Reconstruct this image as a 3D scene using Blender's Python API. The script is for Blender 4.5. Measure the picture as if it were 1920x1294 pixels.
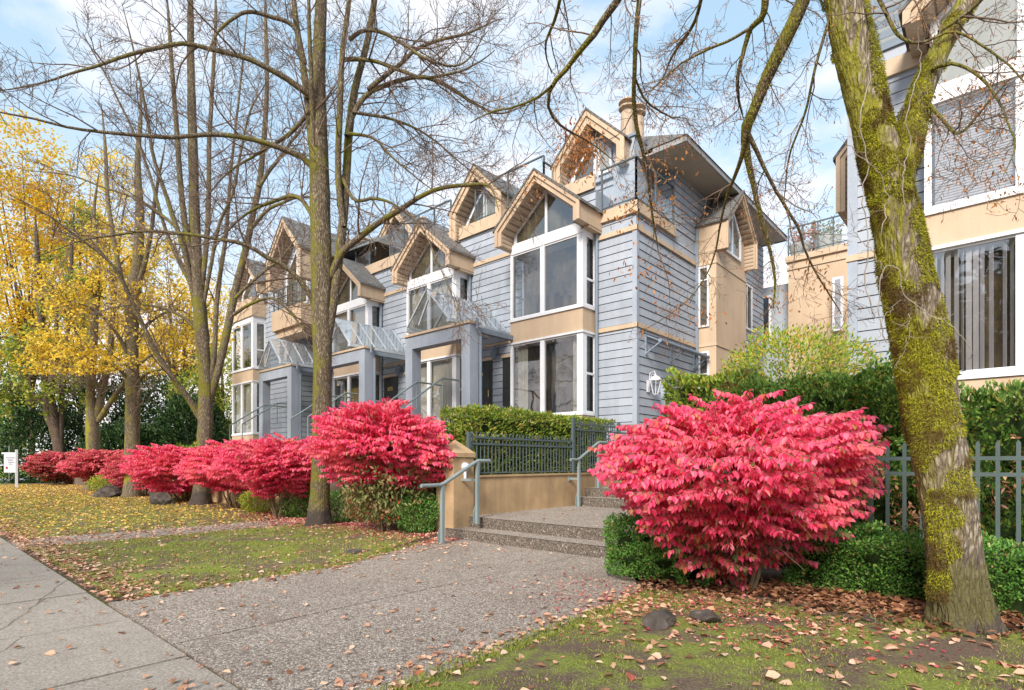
import bpy, math, random
import numpy as np
from mathutils import noise, Vector
R = math.radians
rng = np.random.default_rng(7)
random.seed(7)
for o in list(bpy.data.objects): bpy.data.objects.remove(o)
scene = bpy.context.scene
COL = scene.collection

# ------------------------------------------------------------------ camera
F = 1047.0; CX = 960.0; CY = 868.0; YAW = R(41.6); EYE = 1.5
fx, fy = -math.sin(YAW), math.cos(YAW)
rx, ry = math.cos(YAW), math.sin(YAW)
cam = bpy.data.cameras.new('camera'); camo = bpy.data.objects.new('camera', cam); COL.objects.link(camo)
camo.location = (0, 0, EYE); camo.rotation_euler = (R(90), 0, YAW)
cam.sensor_width = 36; cam.lens = F/1920*36; cam.shift_y = (CY-647)/1920.0
cam.clip_start = 0.05; cam.clip_end = 2000
scene.camera = camo
scene.render.resolution_x = 1024; scene.render.resolution_y = 690

# ------------------------------------------------------------------ sky and sun
SUN_EL, SUN_AZ = 36, 160      # azimuth clockwise from +Y
w = bpy.data.worlds.new('World'); scene.world = w; w.use_nodes = True
nt = w.node_tree; nt.nodes.clear()
def N(t, **k):
    n = nt.nodes.new(t)
    for a, b in k.items(): setattr(n, a, b)
    return n
out = N('ShaderNodeOutputWorld'); bg = N('ShaderNodeBackground')
sky = N('ShaderNodeTexSky', sky_type='NISHITA', sun_disc=False, sun_elevation=R(SUN_EL), sun_rotation=R(SUN_AZ))
sky.air_density = 1.0; sky.dust_density = 1.2; sky.ozone_density = 1.2
tc = N('ShaderNodeTexCoord'); mp = N('ShaderNodeMapping'); mp.inputs['Scale'].default_value = (1, 1, 2.1)
mp.inputs['Location'].default_value = (0.35, 0.1, 0.2)
nz = N('ShaderNodeTexNoise'); nz.inputs['Scale'].default_value = 2.3; nz.inputs['Detail'].default_value = 9; nz.inputs['Roughness'].default_value = 0.55
rmp = N('ShaderNodeValToRGB'); rmp.color_ramp.elements[0].position = 0.49; rmp.color_ramp.elements[1].position = 0.67
sep = N('ShaderNodeSeparateXYZ'); hz = N('ShaderNodeMapRange'); hz.inputs[1].default_value = 0.55; hz.inputs[2].default_value = 0.12
hz.inputs[3].default_value = 0.25; hz.inputs[4].default_value = 1.0
ad = N('ShaderNodeMath', operation='ADD', use_clamp=True); ml = N('ShaderNodeMath', operation='MULTIPLY')
pw = N('ShaderNodeMath', operation='POWER')
mixc = N('ShaderNodeMixRGB'); mixc.inputs[2].default_value = (4.7, 4.4, 4.4, 1)
bright = N('ShaderNodeMixRGB', blend_type='MIX'); bright.inputs[0].default_value = 0.6; bright.inputs[2].default_value = (2.1, 3.1, 3.75, 1)
nt.links.new(tc.outputs['Generated'], mp.inputs[0]); nt.links.new(mp.outputs[0], nz.inputs[0]); nt.links.new(nz.outputs[0], rmp.inputs[0])
nt.links.new(tc.outputs['Generated'], sep.inputs[0]); nt.links.new(sep.outputs[2], hz.inputs[0])
nt.links.new(rmp.outputs[0], ad.inputs[0]); nt.links.new(hz.outputs[0], pw.inputs[0]); pw.inputs[1].default_value = 2.2
nt.links.new(pw.outputs[0], ml.inputs[0]); ml.inputs[1].default_value = 0.75; nt.links.new(ml.outputs[0], ad.inputs[1])
nt.links.new(sky.outputs[0], bright.inputs[1])
nt.links.new(ad.outputs[0], mixc.inputs[0]); nt.links.new(bright.outputs[0], mixc.inputs[1])
nt.links.new(mixc.outputs[0], bg.inputs[0]); bg.inputs[1].default_value = 0.12
nt.links.new(bg.outputs[0], out.inputs[0])
sl = bpy.data.lights.new('sun', 'SUN'); sl.energy = 2.3; sl.angle = R(20); sl.color = (1, .93, .84)
so = bpy.data.objects.new('sun', sl); COL.objects.link(so)
az = R(SUN_AZ); el = R(SUN_EL)
sd = Vector((math.sin(az)*math.cos(el), math.cos(az)*math.cos(el), math.sin(el)))
so.rotation_euler = (-sd).to_track_quat('-Z', 'Y').to_euler()
vs = scene.view_settings; vs.view_transform = 'Standard'; vs.look = 'None'; vs.gamma = 1; vs.exposure = 1.3

# ------------------------------------------------------------------ projection helpers (photo pixel -> place)
def P(px, py, D):
    r = (px-CX)/F*D
    return np.array((D*fx+r*rx, D*fy+r*ry, EYE+(CY-py)/F*D))
def ratio(px):
    t = (px-CX)/F
    return fx+rx*t, fy+ry*t
def onG(px, py, z=0.0): return P(px, py, F*(EYE-z)/(py-CY))
def onX(px, py, X): return P(px, py, X/ratio(px)[0])
def onY(px, py, Y): return P(px, py, Y/ratio(px)[1])

# ------------------------------------------------------------------ mesh builder
KS = 0.885
class MB:
    def __init__(s, scaled=False): s.V = []; s.F = []; s.n = 0; s.sc = scaled
    def add(s, V, Fc, mat=0):
        V = np.asarray(V, float).reshape(-1, 3); Fc = np.asarray(Fc, int)
        if Fc.ndim == 1: Fc = Fc[None]
        s.V.append(V); s.F.append((Fc+s.n, mat)); s.n += len(V); return s
    def poly(s, pts, mat=0): return s.add(pts, list(range(len(pts))), mat)
    def box(s, x0, x1, y0, y1, z0, z1, mat=0):
        if x0 > x1: x0, x1 = x1, x0
        if y0 > y1: y0, y1 = y1, y0
        if z0 > z1: z0, z1 = z1, z0
        V = [(x, y, z) for z in (z0, z1) for y in (y0, y1) for x in (x0, x1)]
        return s.add(V, [(0,2,3,1),(4,5,7,6),(0,1,5,4),(2,6,7,3),(0,4,6,2),(1,3,7,5)], mat)
    def bar(s, a, b, w, h, up=(0,0,1), mat=0):
        a = np.array(a, float); b = np.array(b, float); d = b-a; d /= np.linalg.norm(d)
        up = np.array(up, float); u = np.cross(d, up)
        if np.linalg.norm(u) < 1e-4: u = np.cross(d, (0, 1, 0))
        u /= np.linalg.norm(u); v = np.cross(u, d)
        V = [p+u*i*w/2+v*j*h/2 for p in (a, b) for i, j in ((-1,-1),(1,-1),(1,1),(-1,1))]
        return s.add(V, [(0,1,2,3),(7,6,5,4),(0,4,5,1),(1,5,6,2),(2,6,7,3),(3,7,4,0)], mat)
    def prism(s, poly, axis, c0, c1, mat=0):
        """poly: list of (a,b); axis 'y': a=x,b=z ; axis 'x': a=y,b=z ; axis 'z': a=x,b=y"""
        n = len(poly)
        def m(a, b, c): return {'y': (a, c, b), 'x': (c, a, b), 'z': (a, b, c)}[axis]
        A = [m(a, b, c0) for a, b in poly]; B = [m(a, b, c1) for a, b in poly]
        s.poly(A, mat); s.poly(B[::-1], mat)
        for i in range(n):
            j = (i+1) % n
            s.poly([A[i], B[i], B[j], A[j]], mat)
        return s
    def strip(s, outer, inner, axis, c0, c1, mat=0):
        for i in range(len(outer)-1):
            s.prism([outer[i], outer[i+1], inner[i+1], inner[i]], axis, c0, c1, mat)
        return s
    def tube(s, pts, rad, n=8, cap=True, mat=0):
        pts = np.asarray(pts, float); m = len(pts)
        rad = np.full(m, rad) if np.isscalar(rad) else np.asarray(rad, float)
        V, Fc = tubes(pts[None], rad[None], n); s.add(V, Fc, mat)
        if cap:
            s.add(V[:n], list(range(n))[::-1], mat); s.add(V[-n:], list(range(n)), mat)
        return s
    def cyl(s, c, r, z0, z1, n=16, r1=None, mat=0):
        return s.tube([(c[0], c[1], z0), (c[0], c[1], z1)], [r, r if r1 is None else r1], n, True, mat)
    def lathe(s, c, prof, n=16, mat=0):
        a = np.arange(n)*2*math.pi/n
        V = [(c[0]+r*math.cos(t), c[1]+r*math.sin(t), z) for r, z in prof for t in a]
        Fc = [(i*n+j, i*n+(j+1) % n, (i+1)*n+(j+1) % n, (i+1)*n+j) for i in range(len(prof)-1) for j in range(n)]
        return s.add(V, Fc, mat)
    def build(s, name, mats, parent=None, smooth=False):
        me = bpy.data.meshes.new(name)
        V = np.concatenate(s.V) if s.V else np.zeros((0, 3))
        if s.sc: V = np.column_stack((V[:, 0]*KS, V[:, 1]*KS, EYE+(V[:, 2]-EYE)*KS))
        me.vertices.add(len(V)); me.vertices.foreach_set('co', V.astype(np.float32).ravel())
        li = np.concatenate([f.ravel() for f, m in s.F]); tot = np.concatenate([np.full(len(f), f.shape[1]) for f, m in s.F])
        mi = np.concatenate([np.full(len(f), m) for f, m in s.F])
        me.loops.add(len(li)); me.loops.foreach_set('vertex_index', li.astype(np.int32))
        me.polygons.add(len(tot)); st = np.concatenate(([0], np.cumsum(tot)[:-1]))
        me.polygons.foreach_set('loop_start', st.astype(np.int32)); me.polygons.foreach_set('loop_total', tot.astype(np.int32))
        me.polygons.foreach_set('material_index', mi.astype(np.int32))
        me.polygons.foreach_set('use_smooth', np.full(len(tot), smooth))
        me.update(calc_edges=True); me.validate()
        for m in (mats if isinstance(mats, (list, tuple)) else [mats]): me.materials.append(M[m])
        o = bpy.data.objects.new(name, me); COL.objects.link(o)
        if parent: o.parent = parent
        return o
def tubes(Pt, Rd, n):
    """Pt (N,m,3) Rd (N,m) -> verts, quads"""
    Nn, m, _ = Pt.shape
    T = np.gradient(Pt, axis=1); T /= np.linalg.norm(T, axis=2, keepdims=True)+1e-9
    ref = np.zeros_like(T); mean = np.abs(T.mean(axis=1)); idx = mean.argmin(axis=1)
    ref[np.arange(Nn)[:, None], np.arange(m)[None], idx[:, None]] = 1
    U = np.cross(T, ref); U /= np.linalg.norm(U, axis=2, keepdims=True)+1e-9; W = np.cross(T, U)
    a = np.arange(n)*2*math.pi/n
    V = Pt[:, :, None]+Rd[:, :, None, None]*(U[:, :, None]*np.cos(a)[None, None, :, None]+W[:, :, None]*np.sin(a)[None, None, :, None])
    V = V.reshape(-1, 3)
    b = (np.arange(Nn)[:, None, None]*m+np.arange(m-1)[None, :, None])*n
    j = np.arange(n)[None, None]; j2 = (j+1) % n
    Fc = np.stack([b+j, b+j2, b+n+j2, b+n+j], -1).reshape(-1, 4)
    return V, Fc
def empty(name, loc=(0, 0, 0)):
    o = bpy.data.objects.new(name, None); o.location = loc; o.empty_display_size = .3; COL.objects.link(o); return o
def tag(o, label=None, cat=None, group=None, kind=None):
    if label: o['label'] = label
    if cat: o['category'] = cat
    if group: o['group'] = group
    if kind: o['kind'] = kind
    return o
def leaves(Pp, D, Nn, L, W, six=True, fold=.25):
    """leaf blades: base point, direction, blade normal"""
    D = D/(np.linalg.norm(D, axis=1, keepdims=True)+1e-9); S = np.cross(D, Nn); S /= np.linalg.norm(S, axis=1, keepdims=True)+1e-9
    Nn = np.cross(S, D); L = np.asarray(L).reshape(-1, 1)*np.ones((len(Pp), 1)); W = np.asarray(W).reshape(-1, 1)*np.ones((len(Pp), 1))
    n = len(Pp); i = np.arange(n)[:, None]
    if six:
        V = np.stack([Pp, Pp+D*L*.3+S*W*.5+Nn*W*fold, Pp+D*L*.68+S*W*.38+Nn*W*fold*.7, Pp+D*L-Nn*L*.06,
                      Pp+D*L*.68-S*W*.38+Nn*W*fold*.7, Pp+D*L*.3-S*W*.5+Nn*W*fold], 1).reshape(-1, 3)
        Fc = np.concatenate([i*6+np.array([[0, 1, 2, 3]]), i*6+np.array([[0, 3, 4, 5]])])
    else:
        V = np.stack([Pp, Pp+D*L*.5+S*W*.5+Nn*W*fold, Pp+D*L, Pp+D*L*.5-S*W*.5+Nn*W*fold], 1).reshape(-1, 3)
        Fc = np.concatenate([i*4+np.array([[0, 1, 2]]), i*4+np.array([[0, 2, 3]])])
    return V, Fc
def unit(v): return v/(np.linalg.norm(v, axis=-1, keepdims=True)+1e-9)
def rnd(n): return unit(rng.normal(size=(n, 3)))
def addleaves(mb, Pp, D, Nn, L, W, six=True, fold=.25, mat=0):
    V, Fc = leaves(Pp, D, Nn, L, W, six, fold); mb.add(V, Fc, mat)

# ------------------------------------------------------------------ materials
M = {}
class NT:
    def __init__(s, name, rough=.7, spec=.3):
        s.m = bpy.data.materials.new(name); s.m.use_nodes = True; s.t = s.m.node_tree
        s.b = s.t.nodes['Principled BSDF']; s.b.inputs['Roughness'].default_value = rough
        s.b.inputs['Specular IOR Level'].default_value = spec; s.o = s.t.nodes['Material Output']; M[name] = s.m
        s.tc = None
    def n(s, t, ins=None, **k):
        x = s.t.nodes.new(t)
        for a, b in k.items(): setattr(x, a, b)
        for a, b in (ins or {}).items():
            if isinstance(b, bpy.types.NodeSocket): s.t.links.new(b, x.inputs[a])
            else: x.inputs[a].default_value = b
        return x
    def l(s, a, b): s.t.links.new(a, b)
    def obj(s, scale=(1, 1, 1)):
        g = s.n('ShaderNodeNewGeometry'); mp = s.n('ShaderNodeMapping', {0: g.outputs['Position'], 'Scale': scale}); return mp.outputs[0]
    def noise(s, sc, det=4, rough=.55, vec=None, dist=0):
        return s.n('ShaderNodeTexNoise', {'Vector': vec if vec is not None else s.obj(), 'Scale': sc, 'Detail': det, 'Roughness': rough, 'Distortion': dist}).outputs[0]
    def ramp(s, f, stops):
        r = s.n('ShaderNodeValToRGB', {0: f}); e = r.color_ramp.elements
        while len(e) < len(stops): e.new(.5)
        for x, (p, c) in zip(e, stops): x.position = p; x.color = (*c, 1) if len(c) == 3 else c
        return r.outputs[0]
    def mix(s, f, a, b, mode='MIX'):
        ins = {0: f}
        x = s.n('ShaderNodeMixRGB', blend_type=mode)
        for k, v in ((0, f), (1, a), (2, b)):
            if isinstance(v, bpy.types.NodeSocket): s.l(v, x.inputs[k])
            else: x.inputs[k].default_value = v if k == 0 else (*v[:3], 1)
        return x.outputs[0]
    def math(s, op, a, b=0.0, clamp=False):
        x = s.n('ShaderNodeMath', {0: a, 1: b}, operation=op, use_clamp=clamp); return x.outputs[0]
    def col(s, c):
        if isinstance(c, bpy.types.NodeSocket): s.l(c, s.b.inputs['Base Color'])
        else: s.b.inputs['Base Color'].default_value = (*c, 1)
        return s
    def bump(s, h, st=.3, dist=.02):
        b = s.n('ShaderNodeBump', {'Height': h, 'Strength': st, 'Distance': dist}); s.l(b.outputs[0], s.b.inputs['Normal']); return s
def painted(name, c, var=.08, rough=.6, dirt=.12, sc=1.3):
    m = NT(name, rough); n1 = m.noise(sc, 5); n2 = m.noise(28, 3); isl = m.n('ShaderNodeNewGeometry').outputs['Random Per Island'] if name == 'siding' else None
    dk = tuple(x*(1-dirt*1.6) for x in c); lt = tuple(min(1, x*(1+var)) for x in c)
    c1 = m.ramp(n1, [(.3, dk), (.6, c), (.8, lt)])
    stk = m.noise(1.0, 4, .6, m.obj((5, 5, .35))); c1 = m.mix(dirt*2.2, c1, m.ramp(stk, [(.35, (.62, .6, .56)), (.6, (1, 1, 1))]), 'MULTIPLY')
    m.col(m.mix(.12, c1, m.ramp(n2, [(.35, tuple(x*.6 for x in c)), (.65, lt)]))); m.bump(n2, .15, .004)
    if isl is not None:
        cc = m.b.inputs['Base Color'].links[0].from_socket; m.col(m.mix(1.0, cc, m.ramp(isl, [(0, (.86, .87, .88)), (.5, (.97, .97, .97)), (1, (1, 1, 1))]), 'MULTIPLY'))
    return m
painted('siding', (.40, .435, .49), dirt=.1)
painted('gap_shade', (.035, .045, .06))
painted('portico_paint', (.37, .41, .475), dirt=.1)
painted('stucco', (.58, .43, .295), dirt=.1, sc=.9)
painted('stucco_wall', (.52, .355, .20), dirt=.22, sc=1.6)
painted('tan_trim', (.60, .45, .31), dirt=.1)
painted('gutter', (.22, .27, .33))
painted('soffit', (.46, .40, .33), dirt=.1)
painted('roof_gutter', (.33, .33, .32))
painted('canopy_bar', (.52, .57, .62), rough=.35)
painted('fence_green', (.095, .13, .125), rough=.45)
painted('white_frame', (.78, .78, .80), dirt=.05)
painted('rail_dark', (.12, .15, .16), rough=.45)
painted('handrail_paint', (.24, .29, .29), rough=.4)
painted('fence_paint', (.10, .13, .14), rough=.45)
painted('chimney_tan', (.5, .38, .27))
painted('dark_door', (.03, .035, .035), rough=.4)
painted('curtain', (.62, .60, .54), dirt=.1)
painted('interior', (.24, .185, .12), dirt=.5, sc=2.2)
painted('interior_beige', (.30, .26, .18), dirt=.5, sc=2.0)
painted('brown_metal', (.16, .11, .07), dirt=.2)
painted('planter', (.55, .55, .52))
painted('gold', (.75, .55, .22), rough=.35)
painted('red_sign', (.42, .05, .02))
painted('sign_white', (.75, .73, .78))
painted('sign_ink', (.35, .33, .38))
painted('concrete_pale', (.5, .48, .45), dirt=.2)
def louvre():
    m = NT('wood_soffit', .7); v = m.obj(); wv = m.n('ShaderNodeTexWave', {'Vector': v, 'Scale': 2.2, 'Distortion': .2, 'Detail': 2}, wave_type='BANDS', bands_direction='Z')
    m.col(m.ramp(wv.outputs[0], [(.0, (.16, .11, .075)), (.25, (.42, .32, .23)), (1, (.46, .35, .25))])); m.bump(wv.outputs[0], .4)
louvre()
def shingle():
    m = NT('shingles', .9, .15); v = m.obj()
    b = m.n('ShaderNodeTexBrick', {'Scale': 1.0, 'Brick Width': .32, 'Row Height': .13, 'Mortar Size': .012, 'Color1': (.20, .19, .185, 1), 'Color2': (.11, .105, .105, 1), 'Mortar': (.03, .03, .03, 1), 'Bias': -.1}, offset=.5)
    sx = m.n('ShaderNodeSeparateXYZ', {0: v}); s2 = m.math('ADD', sx.outputs[0], sx.outputs[1]); cb = m.n('ShaderNodeCombineXYZ', {0: s2, 1: sx.outputs[2]})
    m.l(cb.outputs[0], b.inputs['Vector'])
    n1 = m.noise(6, 4); m.col(m.mix(.35, b.outputs[0], m.ramp(n1, [(.3, (.08, .085, .07)), (.7, (.26, .24, .22))]))); m.bump(b.outputs[1], -.5, .01)
shingle()
def glass(name, tint=(.82, .86, .86), refl=.16, boost=1.0):
    m = NT(name); t = m.t; fr = m.n('ShaderNodeFresnel', {0: 1.5}); f = m.math('MULTIPLY_ADD', fr.outputs[0], boost, True)
    f.node.inputs[2].default_value = refl
    tr = m.n('ShaderNodeBsdfTransparent', {0: (*tint, 1)}); n1 = m.noise(.8, 2); gl = m.n('ShaderNodeBsdfGlossy', {0: (.9, .93, .95, 1), 1: .02})
    bp = m.n('ShaderNodeBump', {'Height': n1, 'Strength': .25, 'Distance': .06}); m.l(bp.outputs[0], gl.inputs['Normal'])
    mx = m.n('ShaderNodeMixShader', {0: f, 1: tr.outputs[0], 2: gl.outputs[0]}); m.l(mx.outputs[0], m.o.inputs[0])
glass('pane', (.92, .92, .90), .13, .9); glass('clear_glass', (.95, .97, .97), .07, .5); glass('canopy_glass', (.82, .87, .90), .40, .8)
ct = M['canopy_glass'].node_tree; _mx = ct.nodes.new('ShaderNodeMixShader'); _df = ct.nodes.new('ShaderNodeBsdfDiffuse'); _df.inputs[0].default_value = (.62, .70, .76, 1); _mx.inputs[0].default_value = .2
_src = ct.nodes['Material Output'].inputs[0].links[0].from_socket; ct.links.new(_src, _mx.inputs[1]); ct.links.new(_df.outputs[0], _mx.inputs[2]); ct.links.new(_mx.outputs[0], ct.nodes['Material Output'].inputs[0]); glass('sky_glass', (.5, .55, .58), .42, 1)
def leafmat(name, stops, transl=.35, rough=.5, nsc=1.2, nmix=.35, patch=None):
    m = NT(name, rough, .25); g = m.n('ShaderNodeNewGeometry')
    c = m.ramp(g.outputs['Random Per Island'], stops)
    n1 = m.noise(nsc, 3)
    if patch: c = m.mix(m.ramp(n1, [(patch[1], (0, 0, 0)), (patch[2], (1, 1, 1))]), c, patch[0])
    m.col(c); m.b.inputs['Roughness'].default_value = rough
    td = m.n('ShaderNodeBsdfTranslucent', {0: c}); mx = m.n('ShaderNodeMixShader', {0: transl, 1: m.b.outputs[0], 2: td.outputs[0]}); m.l(mx.outputs[0], m.o.inputs[0])
leafmat('red_leaf', [(0, (.70, .04, .10)), (.2, (.94, .08, .20)), (.65, (.96, .15, .29)), (.9, (.97, .30, .40)), (.97, (.80, .28, .14)), (1, (.40, .30, .10))], .45, .5, 1.3, patch=((.93, .22, .25), .50, .70))
leafmat('red_leaf_pale', [(0, (.55, .08, .10)), (.4, (.80, .11, .18)), (.8, (.88, .22, .26)), (1, (.5, .28, .10))], .4)
leafmat('turning_leaf', [(0, (.10, .14, .04)), (.4, (.22, .18, .07)), (.7, (.48, .16, .08)), (1, (.62, .11, .06))], .35)
leafmat('greenbrown_leaf', [(0, (.12, .18, .05)), (.5, (.24, .30, .09)), (.85, (.40, .30, .15)), (1, (.6, .28, .16))], .35)
leafmat('yellow_leaf', [(0, (.66, .44, .03)), (.4, (.92, .62, .05)), (.8, (.95, .74, .12)), (1, (.45, .45, .06))], .45)
leafmat('gold_leaf', [(0, (.58, .34, .02)), (.5, (.88, .55, .04)), (.8, (.78, .68, .08)), (1, (.38, .42, .06))], .45)
leafmat('yellowgreen_leaf', [(0, (.12, .20, .03)), (.4, (.28, .36, .05)), (.8, (.5, .5, .07)), (1, (.62, .5, .08))], .45)
leafmat('dark_leaf', [(0, (.012, .03, .012)), (.5, (.03, .07, .02)), (.9, (.07, .13, .035)), (1, (.16, .22, .10))], .15, .35)
leafmat('conifer_leaf', [(0, (.03, .10, .02)), (.5, (.07, .19, .035)), (1, (.16, .30, .06))], .3)
leafmat('thuja_leaf', [(0, (.04, .10, .02)), (.4, (.10, .20, .035)), (.85, (.22, .35, .06)), (1, (.34, .22, .06))], .3, .5, 1.5, patch=((.20, .11, .045), .60, .74))
leafmat('thuja_bright', [(0, (.08, .13, .02)), (.4, (.20, .30, .04)), (.8, (.38, .48, .06)), (1, (.5, .32, .08))], .3, .5, 2.0, patch=((.24, .13, .05), .58, .72))
leafmat('box_leaf', [(0, (.05, .13, .03)), (.4, (.11, .27, .05)), (.8, (.22, .42, .08)), (.96, (.28, .40, .10)), (1, (.6, .3, .15))], .25, .35)
leafmat('azalea_leaf', [(0, (.14, .26, .04)), (.5, (.38, .50, .06)), (.8, (.62, .60, .08)), (1, (.7, .3, .10))], .35)
leafmat('fallen_leaf', [(0, (.20, .09, .045)), (.3, (.50, .26, .15)), (.65, (.66, .40, .26)), (.9, (.74, .53, .37)), (1, (.40, .08, .05))], .1, .75)
leafmat('fallen_pink', [(0, (.30, .03, .05)), (.4, (.55, .10, .11)), (.7, (.62, .28, .20)), (1, (.72, .45, .33))], .1, .75)
leafmat('fallen_yellow', [(0, (.42, .20, .06)), (.3, (.66, .40, .08)), (.7, (.80, .56, .12)), (1, (.70, .42, .22))], .1, .75)
leafmat('fallen_brown', [(0, (.07, .03, .015)), (.4, (.22, .09, .045)), (.8, (.38, .18, .09)), (1, (.52, .32, .19))], .1, .6)
leafmat('dead_leaf', [(0, (.22, .08, .03)), (.5, (.50, .20, .06)), (1, (.68, .34, .12))], .3, .7)
leafmat('grass_blade', [(0, (.13, .17, .03)), (.4, (.28, .34, .05)), (.8, (.46, .50, .09)), (1, (.5, .42, .16))], .35)
leafmat('moss_tuft', [(0, (.10, .10, .012)), (.35, (.28, .27, .02)), (.75, (.48, .47, .03)), (1, (.66, .60, .05))], .3, .9, 4.5, patch=((.16, .095, .03), .46, .62))
def bark(name, a, b, moss, mossamt, sc=1.0, zs=.16, pos=.5, ztop=50):
    m = NT(name, .9, .15); v = m.obj((sc, sc, sc*zs))
    dn = m.n('ShaderNodeTexNoise', {'Vector': v, 'Scale': 9, 'Detail': 5}); dv_ = m.n('ShaderNodeMixRGB', {0: .10, 1: v, 2: dn.outputs[1]}); vo = m.n('ShaderNodeTexVoronoi', {'Vector': dv_.outputs[0], 'Scale': 38, 'Randomness': 1}, feature='DISTANCE_TO_EDGE')
    n1 = m.noise(34, 6, .65, v); n2 = m.noise(1.6, 5, .6); n3 = m.noise(60, 3)
    cr = m.math('MULTIPLY', m.ramp(vo.outputs[0], [(0, (0, 0, 0)), (.3, (1, 1, 1))]), .45); hgt = m.math('ADD', cr, n1)
    c = m.ramp(hgt, [(.35, tuple(x*.35 for x in a)), (.75, a), (1.0, b)])
    lich = m.ramp(m.noise(7, 5, .7), [(.60, (0, 0, 0)), (.68, (1, 1, 1))]); c = m.mix(m.math('MULTIPLY', lich, .3), c, (.42, .43, .36))
    g = m.n('ShaderNodeNewGeometry'); sx = m.n('ShaderNodeSeparateXYZ', {0: g.outputs['Normal']})
    side = m.math('MULTIPLY', sx.outputs[0], -.18); mm = m.math('ADD', n2, side)
    zz = m.n('ShaderNodeSeparateXYZ', {0: g.outputs['Position']}); zr0 = m.n('ShaderNodeMapRange', {0: zz.outputs[2], 1: .35, 2: .8, 3: 0, 4: 1}) if name != 'bark_moss' else m.n('ShaderNodeMapRange', {0: zz.outputs[2], 1: .8, 2: 2.3, 3: .3, 4: 1}); zr1 = m.n('ShaderNodeMapRange', {0: zz.outputs[2], 1: ztop, 2: ztop+4, 3: 1, 4: .25}); zr = m.n('ShaderNodeMath', {0: zr0.outputs[0], 1: zr1.outputs[0]}, operation='MULTIPLY')
    mf = m.ramp(mm, [(pos-.04, (0, 0, 0)), (pos+.08, (1, 1, 1))]); mf = m.math('MULTIPLY', mf, m.math('MULTIPLY', zr.outputs[0], mossamt))
    if name in ('bark_moss', 'bark_street'):
        wz = m.n('ShaderNodeMapRange', {0: m.math('ADD', zz.outputs[2], m.math('MULTIPLY', n2, .5)), 1: 1.08 if name == 'bark_moss' else .85, 2: .84 if name == 'bark_moss' else .65, 3: 0, 4: .9}); c = m.mix(wz.outputs[0], c, (.075, .06, .052))
    mc = m.ramp(n3, [(.3, tuple(x*.45 for x in moss)), (.7, moss)])
    m.col(m.mix(mf, c, mc)); m.bump(hgt, .9, .03)
bark('bark_moss', (.24, .19, .135), (.43, .37, .285), (.33, .31, .025), .85, .8, .26, pos=.42)
bark('bark_street', (.17, .13, .085), (.33, .275, .19), (.27, .25, .03), .8, 1.0, .22, pos=.42, ztop=9)
bark('bark_yellowmoss', (.20, .155, .10), (.36, .30, .20), (.42, .38, .04), .85, 1.2, pos=.40, ztop=4)
bark('bark_dark', (.12, .085, .06), (.25, .19, .14), (.16, .15, .04), .5, 1.0, pos=.56)
bark('bark_wet', (.09, .075, .065), (.20, .17, .15), (.1, .1, .05), .0, .6)
def twig(name, a, b):
    m = NT(name, .85, .15); m.col(m.ramp(m.noise(5, 3), [(.3, a), (.7, b)]))
twig('twig', (.10, .065, .048), (.25, .175, .13)); twig('twig_dark', (.10, .07, .05), (.24, .17, .12)); twig('stem', (.15, .11, .06), (.33, .25, .16))
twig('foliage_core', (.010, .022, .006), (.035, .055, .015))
twig('core_red', (.06, .01, .01), (.13, .03, .02))
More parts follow.
